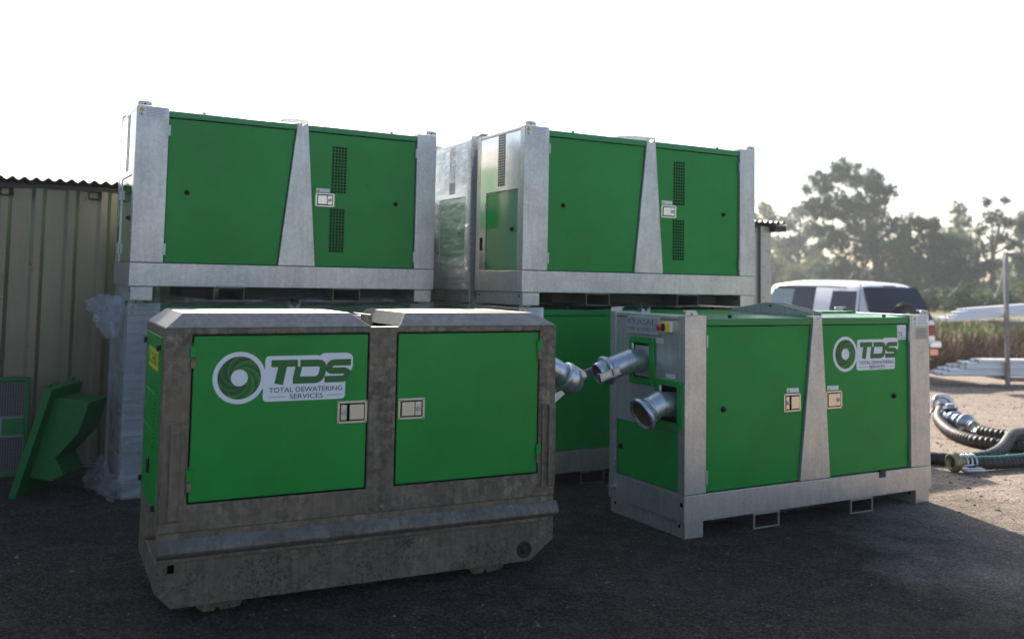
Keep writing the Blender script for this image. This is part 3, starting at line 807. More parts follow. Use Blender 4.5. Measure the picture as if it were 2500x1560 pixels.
# ------------------------------------------------------------------ weathered front unit
def front_unit():
    t = thing('pump_unit', 'old weathered pump unit in front with chamfered roof, grey skid base and large swirl logo', 'pump unit', (-1.7222, 4.6473, 0), .4674, G1)
    L, W = 2.243, .878
    zs = .57   # lower sill
    # corner columns and centre column, headers, sill (front, back)
    for v0, v1 in ((0, .05), (W - .05, W)):
        MB().plate([0, .132, 1.066, 1.223, 2.132, L], [.437, zs, 1.416, 1.448], {(1, 1), (3, 1)}, v0, v1).build('frame', M_galv_old, t, .006)
    for u0 in (0, L - .05):
        MB().plate([.0505, .09, W - .09, W - .0505], [.437, .50, 1.40, 1.448], {(1, 1)}, 0, .05, fn=(END(u0, 1) if False else (lambda x, y, z, u0=u0: (u0 + y, x, z)))).build('end_frame', M_galv_old, t, .004)
    MB().box(.06, L - .06, .06, W - .06, .40, 1.42).build('inner_body', M_black, t)
    # gasket strips round the door openings
    for a, b in ((.132, 1.066), (1.223, 2.132)):
        MB().plate([a, a + .012, b - .012, b], [zs, zs + .012, 1.404, 1.416], {(1, 1)}, .012, .05).build('gasket', M_gasket, t)
    Y = .004
    d1 = MB().box(.142, 1.056, Y, .04, zs + .010, 1.407).build('door', M_green_worn, t, .004)
    d2 = MB().box(1.234, 2.122, Y, .04, zs + .010, 1.407).build('door', M_green_worn, t, .004)
    logo(d1, .238, 1.192, Y, .735)
    latch(t, .892, 1.060, .928, 1.050, Y, False, M_latch_yel); latch(t, 1.229 + .01, 1.398, .932, 1.050, Y, True, M_latch_yel)
    for d, x in ((d1, .139), (d2, 2.127)):
        for z in (1.300, .685):
            h = MB(); h.box(x - .016, x + .016, Y - .016, Y - .001, z, z + .06); h.cyl((x, Y - .014, z + .06), (x, Y - .014, z + .075), .006, 10)
            h.build('hinge', M_green_worn, d, .003, 1)
            h = MB(); h.box(x - .012, x + .012, Y - .014, Y - .002, z - .052, z - .002); h.build('hinge_leaf', M_galv_old, d, .003, 1)
    # rubbing posts on both front corners
    for u0, u1, s_ in ((.006, .119, 1), (2.150, 2.243, -1)):
        b = MB(); b.prism([(u0, .49), (u1, .49), (u1, .985), (u0, .985)], -.012, -.001)
        b.prism([(u0 + .035, .50), (u1 - .03, .50), (u1 - .03, .975), (u0 + .035, .975)], -.03, -.0125)
        b.build('bump_strip', M_galv_old, t, .006)
    # roof modules: hipped galvanised rim, green top
    for (a, b, i0, i1) in ((0, 1.075, .09, .10), (1.234, L, .065, .115)):
        r = MB(); z0, z1 = 1.449, 1.522; iv = .085
        v = [(a, 0, z0), (b, 0, z0), (b, W, z0), (a, W, z0), (a + i0, iv, z1), (b - i1, iv, z1), (b - i1, W - iv, z1), (a + i0, W - iv, z1)]
        r.add(v, [(0, 1, 5, 4), (1, 2, 6, 5), (2, 3, 7, 6), (3, 0, 4, 7), (4, 5, 6, 7), (3, 2, 1, 0)])
        ro = r.build('roof', M_galv_roof, t, .004)
        MB().box(a + i0 + .12, b - i1 - .1, iv + .10, W - iv - .10, z1 + .001, z1 + .004).build('roof_panel', M_green_worn, ro, .004)
    MB().box(1.078, 1.231, .012, W - .012, 1.395, 1.428).build('roof_channel', M_galv_old, t, .003)
    lb = MB(); lb.prism([(.25, 1.43), (.63, 1.43), (.60, 1.505), (.28, 1.505)], 1.145, 1.165, 'x'); lo = lb.build('lifting_eye', M_galv_old, t, .004)
    MB().cyl((1.10, .44, 1.475), (1.21, .44, 1.475), .022, 14).build('lifting_pin', M_galv, lo)
    # skid base with rubbing rail
    prof = [(0, .148), (.078, .066), (2.09, .066), (L, .176), (L, .29), (0, .29)]
    MB().prism(prof, .006, W - .006).build('skid_base', M_base_old, t, .006)
    MB().box(.002, L - .002, .004, W - .004, .2905, .4365).build('skid_upper', M_galv_old, t, .004)
    rl = MB(); rl.prism([(.004, .31), (-.03, .330), (-.036, .345), (-.034, .368), (.0, .405), (.004, .405)], .0, L + .014, 'x')
    rl.build('rubbing_rail', M_galv_rail, t, .004)
    for u in (1.099, 1.157):
        b = MB(); b.rev((u, 0, .466), (0, -1, 0), [(0, .017), (.004, .017), (.004, .0115), (.014, .0105), (.014, .0001)], 10); b.build('bolt', M_galv_old, t)
    b = MB(); b.rev((1.04, 0, .450), (0, -1, 0), [(0, .010), (.005, .009), (.006, .0001)], 10); b.build('bolt', M_galv_old, t)
    # tow hole and lower skids
    b = MB(); b.rev((2.048, .006, .135), (0, -1, 0), [(0, .050), (.006, .048), (.006, .036), (.001, .035), (.001, .018), (.012, .017), (.012, .0001)], 20); b.build('drain_boss', mat('dark_boss', (.03, .028, .025), .7, .3), t)
    b = MB(); b.box(.055, .085, -.006, .003, .245, .285); b.build('drain_slot', M_black, t)
    for u0 in (.19, 1.71):
        s_ = MB(); s_.prism([(u0, .0655), (u0 + .03, .022), (u0 + .06, .0), (u0 + .115, 0), (u0 + .13, .022), (u0 + .145, .0), (u0 + .24, .006), (u0 + .27, .0655)], .10, W - .10)
        s_.build('skid_foot', M_base_old, t, .003)
    # green end cover with louvres, sticker and T-bolts
    E0 = END(0, -1)
    ed = MB().plate([-.79, -.088], [.505, 1.398], set(), -.006, .02, fn=E0).build('end_cover', M_green_worn, t, .004)
    for (z0, n) in ((.93, 8), (.80, 5)):
        for k in range(n):
            zz = z0 + k * .022
            l = MB(); l.prism([(-.70, zz), (-.25, zz), (-.25, zz + .008), (-.70, zz + .008)], -.013, -.0065, fn=E0); l.build('louvre', M_green_worn, ed)
    s_ = MB(); s_.rect(-.64, -.19, 1.215, 1.325, -.0072, 0, fn=E0)
    for zz in (1.221, 1.318): s_.rect(-.635, -.195, zz - .0012, zz + .0012, -.0078, 1, fn=E0)
    text(s_, 'DC BH00 1', -.62, -.21, 1.235, 1.305, -.0078, 1, fn=E0)
    s_.build('number_sticker', [M_lime, M_text], ed)
    for (v, z) in ((-.775, 1.345), (-.105, 1.345), (-.775, .57), (-.105, .545)):
        b = MB(); b.box(v - .014, v + .014, -.026, -.007, z - .016, z + .016, fn=E0); b.build('turn_lock', M_rubber, ed, .004)
    b = MB(); b.prism([(-.44 - .02, .66), (-.42, .66), (-.42, .74), (-.46, .74)], -.02, -.0065, fn=E0); b.build('handle', M_rubber, ed, .006)
    b = MB(); b.rev((0, .1, .405), (-1, 0, 0), [(0, .014), (.03, .014), (.03, .009), (.045, .009), (.045, .0001)], 10); b.build('drain_plug', M_rust, t)
    # right end: panel and lever-coupled outlet
    MB().plate([.09, W - .09], [.505, 1.398], set(), -.004, .02, fn=END(L, 1)).build('end_cover', M_green_worn, t, .004)
    p0, p1, p2 = Vector((L - .02, .40, 1.19)), Vector((2.40, .40, 1.17)), Vector((2.545, .40, 1.085)); r = .077
    d = (p2 - p1).normalized()
    pts = [p0, p0.lerp(p1, .7)] + [p0.lerp(p1, .7) * (1 - s) ** 2 + p1 * 2 * s * (1 - s) + p1.lerp(p2, .5) * s * s for s in (.25, .5, .75)] + [p1.lerp(p2, .5), p2]
    op = MB().tube(pts, r, 28).build('outlet_pipe', M_pipe, t)
    MB().rev(p2 - d * .03, d, [(0, r), (0, r + .02), (.02, r + .026), (.035, r + .018), (.05, r + .022), (.085, r + .018), (.095, r + .004), (.135, r - .006), (.14, r - .02), (.14, .0001)], 32).build('outlet_cap', M_pipe, op)
    for sgn in (-1, 1):
        side = Vector((0, 1, 0)) * sgn if False else (d.cross(Vector((0, 1, 0)))).normalized() * sgn
        c0 = p2 + side * (r + .016); cl = MB(); wv = Vector((0, 1, 0))
        ln = d if sgn > 0 else (-d * .35 + side * .9).normalized()
        oth = ln.cross(wv)
        for off in (-.028, .022):
            pr_ = [(-.03, -.004), (.09, -.008), (.125, .012), (.11, .03), (.0, .035), (-.03, .02)]
            A = [c0 + ln * x - oth * yv * (1 if sgn > 0 else -1) + wv * off for x, yv in pr_]; B = [p + wv * .006 for p in A]; n = len(A)
            cl.add(A + B, [tuple(range(n))[::-1], tuple(range(n, 2 * n))] + [(i, (i + 1) % n, n + (i + 1) % n, n + i) for i in range(n)])
        cl.tube([c0 + wv * -.028, c0 + wv * .028], .008, 8); cl.tube([c0 + ln * .08 + wv * -.028, c0 + ln * .08 + wv * .028], .007, 8)
        cl.build('lever_clip', M_pipe, op)
    return t
FU = front_unit()

# ------------------------------------------------------------------ shed
A_, B_ = Vector((-9.27, 5.46, 0)), Vector((3.36, 12.10, 0))
sd = (B_ - A_).normalized(); s_len = (B_ - A_).length; sn = Vector((-sd.y, sd.x, 0))
shed = thing('shed', 'long low metal shed with ribbed wall sheets and corrugated roof behind the stacked units', 'shed', A_, math.atan2(sd.y, sd.x))
def shed_mat(name, c0, c1, green):
    M = mat(name, rough=.3, metal=.45); q = NT(M)
    n1 = q.noise(1.0, 5, .6, q.map((1.6, 1.6, .25))); n2 = q.noise(9, 5, .7)
    c = q.ramp(n1, [(.3, c0), (.7, c1)])
    gs = q.ramp(q.noise(4, 4, .6, q.map((2.2, 2.2, .18), (2, 0, 5))), [(.52, (0, 0, 0)), (.68, (1, 1, 1))])
    c = q.mix(q.math('MULTIPLY', gs, green), c, (.10, .19, .085))
    c = q.mix(q.math('MULTIPLY', q.ramp(n2, [(.55, (0, 0, 0)), (.8, (1, 1, 1))]), .35), c, (.09, .085, .06))
    q.L(c, q.b.inputs['Base Color'])
    q.L(q.n('ShaderNodeMapRange', {'Value': n2, 'To Min': .20, 'To Max': .42}).outputs[0], q.b.inputs['Roughness'])
    q.L(q.bump(q.noise(1.4, 3, .5), .35, .03), q.b.inputs['Normal'])
    return M
M_shed = shed_mat('shed_sheet', (.135, .116, .082), (.225, .197, .143), .22)
M_shed2 = shed_mat('shed_sheet_pale', (.42, .40, .36), (.50, .48, .44), .05)
M_roofsheet = mat('corrugated_roof', (.22, .22, .21), .5, .4)
M_dark = mat('dark_steel', (.05, .048, .045), .6, .3)
EAVE = 2.48
rib = .255      # rib pitch
def wall_sheet(x0, n, z0, z1, mt, y=0.0):
    prof = []
    for k in range(n):
        b = x0 + k * rib
        prof += [(b, 0), (b + rib * .56, 0), (b + rib * .68, -.026), (b + rib * .88, -.026)]
    prof.append((x0 + n * rib, 0))
    w = MB(); v = [(x, y + yy, z0) for x, yy in prof] + [(x, y + yy, z1) for x, yy in prof]; m_ = len(prof)
    w.add(v, [(i, i + 1, m_ + i + 1, m_ + i) for i in range(m_ - 1)])
    w.add([(p[0], p[1] + .002, p[2]) for p in v], [(i, m_ + i, m_ + i + 1, i + 1) for i in range(m_ - 1)])
    return w.build('wall_sheet', mt, shed)
ns = int(s_len / (rib * 3)); step = rib * 3
rib = s_len / (ns * 3); step = rib * 3
for k in range(ns):
    mt = M_shed2 if k >= ns - 2 else M_shed
    if k % 3 == 1:
        wall_sheet(k * step, 3, 1.05, EAVE, mt, -.004); wall_sheet(k * step, 3, 0.0, 1.10, mt, .0)
    else:
        wall_sheet(k * step, 3, 0.0, EAVE, mt, -.0015 * (k % 2))
MB().box(.02, s_len - .02, .03, 4.0, 0, EAVE - .02).build('shed_core', M_dark, shed)
cs = MB(); cs.box(s_len - .17, s_len + .006, -.046, -.034, 0, EAVE - .01); cs.box(s_len + .001, s_len + .008, -.046, 3.9, 0, EAVE - .01); cs.build('corner_flashing', M_shed2, shed, .003)
for k in range(12):
    MB().rev((s_len - .05 - .08 * (k % 2), -.047, .15 + .2 * k), (0, -1, 0), [(0, .008), (.004, .007), (.005, .0001)], 8).build('rivet', M_dark, shed)
# corrugated roof sheets: sine profile along the eave, each sheet its own part
nroof = 17; rw = (s_len + .3) / nroof
for k in range(nroof):
    per = .092; n = int(rw / per * 8); v = []
    for i in range(n + 2):
        x = -.15 + k * rw + rw * i / n + (0 if i <= n else 0)
        h = .014 * math.sin(2 * PI * x / per)
        for (yy, zz) in ((-.17, EAVE + .045), (4.2, EAVE - .25)):
            v.append((x, yy, zz + h + .002 * (k % 2)))
    r = MB(); fs = [(2 * i, 2 * i + 2, 2 * i + 3, 2 * i + 1) for i in range(n)]
    r.add(v[:2 * (n + 1)], fs, 0, True); r.add([(p[0], p[1], p[2] - .003) for p in v[:2 * (n + 1)]], [f[::-1] for f in fs], 0, True)
    r.build('roof_sheet', M_roofsheet, shed)
x = .55
while x < s_len:
    rf = MB(); rf.plate([x, x + .006, x + .10, x + .106], [EAVE - .10, EAVE - .094, EAVE - .036, EAVE - .03], {(1, 1)}, -.10, .02)
    rf.rect(x + .006, x + .10, EAVE - .094, EAVE - .036, .0, 1)
    rf.build('rafter_end', [M_dark, M_black], shed, .002, 1); x += .70
MB().box(-.1, s_len, -.032, .02, EAVE - .028, EAVE + .012).build('eave_strip', M_dark, shed)
pl_ = MB(); pl_.plate([s_len - .02, s_len + .16], [EAVE - .075, EAVE + .0], set(), -.16, 4.1); pl_.build('barge_board', M_dark, shed, .004)

# ------------------------------------------------------------------ clear film wraps
def film_mat(name, dens, streak):
    M = bpy.data.materials.new(name); M.use_nodes = True
    t = M.node_tree; t.nodes.remove(t.nodes['Principled BSDF'])
    class Q(NT):
        def __init__(s): s.t = t; s.co = t.nodes.new('ShaderNodeTexCoord').outputs['Object']
    q = Q()
    wv = q.noise(2.0, 6, .7, q.map(streak), .8)
    fine = q.noise(9.0, 3, .6, q.map(streak))
    bm = q.bump(q.math('ADD', wv, q.math('MULTIPLY', fine, .4)), 1.0, .10)
    gl = q.n('ShaderNodeBsdfGlossy', {'Color': (.95, .97, 1, 1), 'Roughness': .06, 'Normal': bm})
    df = q.n('ShaderNodeBsdfDiffuse', {'Color': (.90, .93, .95, 1), 'Normal': bm})
    tl = q.n('ShaderNodeBsdfTranslucent', {'Color': (.92, .95, .97, 1), 'Normal': bm})
    tr = q.n('ShaderNodeBsdfTransparent', {'Color': (.95, .97, .98, 1)})
    mx0 = q.n('ShaderNodeMixShader', {0: .45, 1: df.outputs[0], 2: tl.outputs[0]})
    mx1 = q.n('ShaderNodeMixShader', {0: .70, 1: mx0.outputs[0], 2: gl.outputs[0]})
    fac = q.n('ShaderNodeMapRange', {'Value': wv, 'From Min': .35, 'From Max': .72, 'To Min': dens * .35, 'To Max': min(1, dens * 1.8)}).outputs[0]
    mx2 = q.n('ShaderNodeMixShader', {0: fac, 1: tr.outputs[0], 2: mx1.outputs[0]})
    q.L(mx2.outputs[0], t.nodes['Material Output'].inputs[0])
    return M
M_film = film_mat('clear_film', .30, (1.0, 1.0, 12))
M_film2 = film_mat('clear_film_loose', .40, (4, 4, 7))
M_film3 = film_mat('clear_film_thick', .42, (1.0, 1.0, 11))
def sheet(fnc, nu, nv, amp, seed):
    r = np.random.default_rng(seed); ph = r.uniform(0, 6.28, 8); fr = r.uniform(1, 7, 8); fz = r.uniform(2, 14, 8)
    V = []
    for i in range(nu + 1):
        for j in range(nv + 1):
            a, b = i / nu, j / nv
            d = sum(math.sin(fr[k] * a * 3 + fz[k] * b * 3 + ph[k]) for k in range(8)) / 8 * amp + amp * .5 * r.uniform(-1, 1)
            V.append(fnc(a, b, d))
    F = [(i * (nv + 1) + j, (i + 1) * (nv + 1) + j, (i + 1) * (nv + 1) + j + 1, i * (nv + 1) + j + 1) for i in range(nu) for j in range(nv)]
    return V, F
def film_wrap(label, loc, yaw, mt, z0, z1, seed, u1=L_, group='clear film wraps on pump units', amp=.007):
    t = thing('plastic_wrap', label, 'plastic wrap', loc, yaw, group)
    e = .020
    defs = [(lambda a, b, d: (-e + d, -e + (W_ + 2 * e) * (1 - a), z0 + (z1 - z0) * b), 14, 44),
            (lambda a, b, d: (-e + (u1 + 2 * e) * a, -e + d, z0 + (z1 - z0) * b), 30, 44),
            (lambda a, b, d: (-e + (u1 + 2 * e) * (1 - a), W_ + e + d, z0 + (z1 - z0) * b), 20, 20),
            (lambda a, b, d: (-e + (u1 + 2 * e) * a, -e + (W_ + 2 * e) * b, z1 + .03 + d + .05 * math.sin(PI * b)), 30, 14)]
    for k, (fn_, nu, nv) in enumerate(defs):
        V, F = sheet(fn_, nu, nv, amp, seed + k)
        np_mesh('film_sheet', V, F, mt, t, True)
    return t
wl = film_wrap('dull clear film wrapped round the lower unit of the left stack', (-2.9448, 7.1436, 0), .51, M_film3, .02, 1.50, 3)
wb = film_wrap('shiny clear film stretched over the upper unit in the gap between the stacks', tuple(BU.location), .4974, M_film, .26, 1.50, 11, amp=.014)
wc = film_wrap('clear film over the hidden lower unit behind the right stack', tuple(BL.location), .4974, M_film, .03, 1.49, 21)
def tail(parent, pts_top, pts_bot, seed, n=16, mt=None, jit=.013):
    """crumpled loose film between two polylines"""
    r = np.random.default_rng(seed); V = []
    A = [Vector(p) for p in pts_top]; B = [Vector(p) for p in pts_bot]
    def at(P, t):
        x = t * (len(P) - 1); i = min(int(x), len(P) - 2); return P[i].lerp(P[i + 1], x - i)
    for i in range(n + 1):
        for j in range(n + 1):
            p = at(A, i / n).lerp(at(B, i / n), j / n)
            V.append(p + Vector(r.uniform(-1, 1, 3)) * jit + Vector((math.sin(i * 1.9 + seed) * .012, math.cos(j * 1.3 + i * .7) * .012, math.sin(j * 2.1 + seed * 2) * .010)) * (jit / .013))
    F = [(i * (n + 1) + j, (i + 1) * (n + 1) + j, (i + 1) * (n + 1) + j + 1, i * (n + 1) + j + 1) for i in range(n) for j in range(n)]
    return np_mesh('loose_film', V, F, mt or M_film2, parent, True)
tail(wl, [(-.02, -.03, 1.52), (-.03, .25, 1.56), (-.10, .55, 1.54)], [(-.04, .02, 1.24), (-.14, .22, 1.22), (-.20, .46, 1.34)], 5)
tail(wl, [(-.01, .05, 1.53), (-.16, .35, 1.55), (-.24, .66, 1.50)], [(-.03, .10, 1.38), (-.10, .34, 1.33), (-.22, .60, 1.40)], 6)
tail(wl, [(-.03, -.02, .16), (-.06, .4, .20), (-.05, .85, .22)], [(-.05, -.03, .01), (-.16, .4, .02), (-.20, .8, .02)], 8)
tail(wb, [(.02, -.06, 1.53), (-.02, .3, 1.48), (.0, .86, 1.47)], [(-.03, -.04, 1.02), (-.05, .35, 1.12), (-.03, .86, 1.0)], 9, jit=.004)
tail(wb, [(-.04, -.04, .45), (-.05, .4, .36), (-.03, .86, .44)], [(-.03, -.04, .12), (-.05, .4, .1), (-.03, .86, .14)], 10, mt=M_film, jit=.004)

# ------------------------------------------------------------------ leaning green cowl and mesh screen by the shed wall
M_rack0 = mat('dull_zinc', (.20, .205, .20), .6, .2)
M_wire = mat('dull_wire', (.16, .165, .16), .5, .4)
hop = thing('machine_cowl', 'green sheet-metal cowl with flanged edge leaning on its side by the shed', 'cowl', (-3.75, 7.2, 0))
def W2(p, o=(-3.75, 7.2, 0)): return (p[0] - o[0], p[1] - o[1], p[2] - o[2])
fl = MB()   # flange panel, edge towards the camera
f0, f1 = Vector((-3.80, 7.16, 0.0)), Vector((-3.575, 7.20, .83)); bv = Vector((.035, .46, .02)); nv_ = Vector((.055, 0, -.012))
c8 = [f0, f0 + nv_, f1 + nv_, f1]; c8 = c8 + [p + bv for p in c8]
fl.add([W2(p) for p in c8], [(0, 1, 2, 3), (7, 6, 5, 4), (1, 5, 6, 2), (0, 3, 7, 4), (3, 2, 6, 7), (0, 4, 5, 1)])
fl.build('flange', M_green_shaded, hop, .006)
poly = [(-3.535, .752), (-3.262, .716), (-3.335, .475), (-3.505, .285), (-3.435, .162), (-3.525, .108), (-3.705, .135)]
cw = MB(); n = len(poly)
Aq = [W2((x, 7.27, z)) for x, z in poly]; Bq = [W2((x + .005, 7.60, z + .005)) for x, z in poly]
cw.add(Aq + Bq, [tuple(range(n))[::-1], tuple(range(n, 2 * n))] + [(i, (i + 1) % n, n + (i + 1) % n, n + i) for i in range(n)])
cw.build('cowl_body', M_green_shaded, hop, .006)
for (x, y_, z) in ((-3.59, 7.24, .838), (-3.56, 7.55, .858)):
    b = MB(); b.box(*sum(([W2((x, 0, 0))[0] - .015, W2((x, 0, 0))[0] + .03], [y_ - 7.2, y_ - 7.2 + .05], [z - .006, z + .018]), [])); b.build('hinge_tab', M_green_shaded, hop, .003, 1)
scr = thing('mesh_screen', 'green framed wire mesh screen standing against the shed at the left edge', 'screen', (-4.09, 7.98, 0), math.radians(27.7) + PI)
tl_ = lambda x, y, z: (x, y - z * .10, z)
sw_, sh_ = .95, .82
MB().plate([0, .035, sw_ - .035, sw_], [0, .035, sh_ - .035, sh_], {(1, 1)}, -.02, .02, fn=tl_).build('frame', M_green_shaded, scr, .004)
wm = MB()
for i in range(46):
    xx = .035 + i * .0195
    wm.box(xx, xx + .004, -.003, .001, .035, sh_ - .035, fn=tl_)
for i in range(40):
    zz = .035 + i * .0193
    wm.box(.035, sw_ - .035, .0012, .005, zz, zz + .004, fn=tl_)
wo = wm.build('wire_mesh', M_wire, scr); wo['kind'] = 'stuff'
MB().box(.04, sw_ - .04, -.035, -.03, .04, sh_ - .04, fn=tl_).build('backing_panel', M_dark, scr)
MB().box(.036, .20, .022, .03, .34, .48, fn=tl_).build('catch_plate', M_green_shaded, scr, .003)
MB().plate([.034, .20, .225], [.325, .34, .48, .495], {(0, 1)}, .021, .029, fn=tl_).build('catch_trim', M_rack0, scr)

# ------------------------------------------------------------------ hoses
M_hose = mat('hose_rubber', (.022, .021, .020), .55); q = NT(M_hose)
q.L(q.ramp(q.noise(14, 5, .7), [(.35, (.013, .013, .013)), (.6, (.035, .032, .029)), (.8, (.11, .095, .08))]), q.b.inputs['Base Color'])
M_stripe = mat('green_stripe', (.02, .20, .13), .5)
M_brass = mat('dull_brass', (.32, .28, .16), .4, .6)
M_blue = mat('blue_valve_paint', (.012, .045, .16), .4)
def spline(pts, step=.02):
    P = [Vector(p) for p in pts]; P = [P[0] * 2 - P[1]] + P + [P[-1] * 2 - P[-2]]; out = []
    for i in range(1, len(P) - 2):
        n = max(2, int((P[i + 1] - P[i]).length / step))
        for k in range(n):
            t = k / n; a, b, c, d = P[i - 1], P[i], P[i + 1], P[i + 2]
            out.append(.5 * ((2 * b) + (c - a) * t + (2 * a - 5 * b + 4 * c - d) * t * t + (3 * b - a - 3 * c + d) * t ** 3))
    out.append(P[-2]); return out
def hose(label, pts, r=.058, ridge=.010, stripe=False, pitch=2):
    t = thing('hose', label, 'hose', pts[0][:2] + (0,), 0, 'suction hoses lying on the gravel')
    o = Vector(pts[0][:2] + (0,))
    P = [p - o for p in spline(pts, .014)]
    rad = [r + (ridge if (i // pitch) % 2 else 0) for i in range(len(P))]
    MB().tube(P, rad, 18).build('hose_body', M_hose, t)
    if stripe:
        MB().tube([p + Vector((0, 0, r * .80)) for p in P], [x * .42 for x in rad], 10).build('stripe', M_stripe, t)
    return t, o, P
def coupling(t, c, d, name='coupling', flare=.08, bands=3, bore=True, mt=None):
    c, d = Vector(c), Vector(d).normalized()
    k = MB(); k.rev(c, d, [(0, flare - .012), (.004, flare), (.02, flare + .003), (.034, flare + .018), (.05, flare + .018), (.06, flare), (.075, flare - .01), (.10, .064), (.16, .062)], 28)
    k.rev(c, d, [(0, flare - .012), (.0, flare - .018), (.09, flare - .022)], 28)
    o = k.build(name, mt or M_brass, t)
    if bore:
        b = MB(); b.rev(c + d * .085, d, [(0, .0001), (0, flare - .02)], 24); b.build('bore', M_rust, o)
    for i in range(bands):
        b = MB(); b.rev(c + d * (.13 + .05 * i), d, [(0, .064), (.0, .0725), (.018, .0725), (.018, .064)], 24); b.build('hose_clamp', M_steel, t)
    return o
t, o, P = hose('black hose with green stripe and open metal coupling facing left', [(4.27, 8.80, .075), (4.45, 8.85, .07), (4.70, 8.93, .066), (5.05, 9.10, .066), (5.6, 9.5, .066), (6.2, 10.2, .066)], .056, .006, True)
d = Vector((.95, .22, 0)); c_ = Vector((4.13, 8.765, .092)) - o
co_ = coupling(t, c_, d)
lv = MB(); lv.tube([c_ + Vector((.06, -.09, -.04)), c_ + Vector((.10, -.125, -.05)), c_ + Vector((.22, -.12, -.045)), c_ + Vector((.29, -.10, -.055))], [.022, .026, .026, .012], 10); lv.tube([c_ + Vector((.07, -.09, -.02)), c_ + Vector((.18, -.10, -.0))], .008, 8)
lv.build('clamp_lever', M_steel, t)
hose('smooth black hose bending away from behind the right-hand unit', [(3.6, 9.35, .06), (4.0, 9.18, .06), (4.28, 9.10, .06), (4.5, 9.13, .06), (4.75, 9.26, .07), (5.02, 9.52, .10), (5.33, 9.90, .17), (5.75, 10.42, .12), (6.4, 11.1, .07)], .058, .003, pitch=3)
t, o, P = hose('dusty ribbed black hose curving from the large white flange', [(5.66, 12.25, .12), (5.36, 11.66, .09), (5.18, 11.14, .07), (5.05, 10.6, .066), (5.05, 10.2, .066), (5.16, 9.98, .066), (5.32, 9.90, .05), (5.8, 9.75, .055)], .058, .011)
fo_ = coupling(t, Vector((5.80, 12.5, .16)) - o, Vector((-.45, -.85, -.10)), 'flange', .135, 3, mt=M_white)
for k in range(4):
    a = k * PI / 2 + .5; pz = Vector((5.80, 12.5, .16)) - o + Vector((math.cos(a) * .14, 0, math.sin(a) * .14))
    MB().tube([pz, pz + Vector((-.1, -.12, -.03)), pz + Vector((-.14, -.2, -.08))], [.022, .016, .01], 8).build('clamp_lever', M_steel, t)
t, o, P = hose('ribbed black hose with metal coupling behind the valve', [(5.47, 10.86, .07), (5.5, 10.72, .066), (5.56, 10.6, .066), (5.68, 10.46, .066), (5.95, 10.35, .066), (6.5, 10.3, .066)], .056, .010)
coupling(t, Vector((5.43, 11.16, .11)) - o, Vector((.12, -.9, -.08)), 'coupling', .10, 2, False, M_pipe)
va = thing('valve', 'blue painted check valve with grey cap lying among the hoses', 'valve', (5.44, 11.52, 0))
b = MB(); b.rev((0, .10, .115), (0, -1, 0), [(0, .0001), (0, .10), (.02, .105), (.03, .085), (.10, .095), (.18, .09), (.2, .105), (.22, .105), (.22, .0001)], 24); b.build('valve_body', M_blue, va)
b = MB(); b.rev((0, .0, .19), (0, 0, 1), [(0, .07), (.03, .07), (.03, .085), (.05, .085), (.05, .0001)], 20); b.build('bonnet', M_blue, va)
b = MB(); b.rev((0, .0, .24), (0, 0, 1), [(0, .052), (.045, .052), (.05, .046), (.05, .0001)], 20); b.build('valve_cap', M_galv_dull, va)
for k in range(6):
    a = k * PI / 3; MB().cyl((.072 * math.cos(a), .072 * math.sin(a), .24), (.072 * math.cos(a), .072 * math.sin(a), .258), .010, 6).build('bolt', M_steel, va)
b = MB(); b.rev((0, -.121, .115), (0, -1, 0), [(0, .105), (.02, .105), (.025, .085), (.10, .08), (.14, .085), (.14, .0001)], 24); b.build('reducer', M_pipe, va)

# ------------------------------------------------------------------ pipe rack with white pipes
M_pvc = mat('white_pvc', (.88, .87, .84), .3)
M_rack = galv_mat('rack_steel', (.20, .20, .20), (.38, .37, .36), .4, .45, .6, 40, 3, warm=(.22, .12, .07))
rk = thing('pipe_rack', 'rusty grey steel pipe rack holding bundles of white pipes', 'rack', (8.76, 16.4, 0), math.radians(6))
for x in (0, 3.2):
    MB().box(x - .032, x + .032, -.032, .032, .01, 2.36).build('post', M_rack, rk, .006)
    MB().box(x - .09, x + .09, -.09, .75, 0, .0095).build('foot_plate', M_rack, rk)
    for z in (.17, 1.14):
        MB().box(x - .035, x + .035, .046, .70, z - .06, z).build('arm', M_rack, rk, .004)
for z in (.12, 1.10, 2.31): MB().box(.046, 3.154, -.03, .03, z - .03, z + .04).build('long_beam', M_rack, rk, .004)
MB().box(-.075, .075, -.075, .075, 1.05, 1.13).build('bracket', M_rack, rk, .004)
rp_ = MB(); rp_.tube([(-.03, -.05, 2.33), (-.08, -.05, 2.05), (-.14, -.05, 1.80), (-.22, -.05, 1.62)], .012, 8); rp_.tube([(-.225, -.05, 1.62), (-.245, -.05, 1.55)], [.018, .024], 8)
ro_ = rp_.build('rope', mat('rope', (.55, .52, .45), .8), None); ro_.location = (8.76, 16.4, 0); ro_.rotation_euler = (0, 0, math.radians(6))
tag(ro_, 'short pale rope with a knot hanging from the top of the pipe rack', 'rope')
GP = 'white pipes on the rack'
cr6, sr6 = math.cos(math.radians(6)), math.sin(math.radians(6))
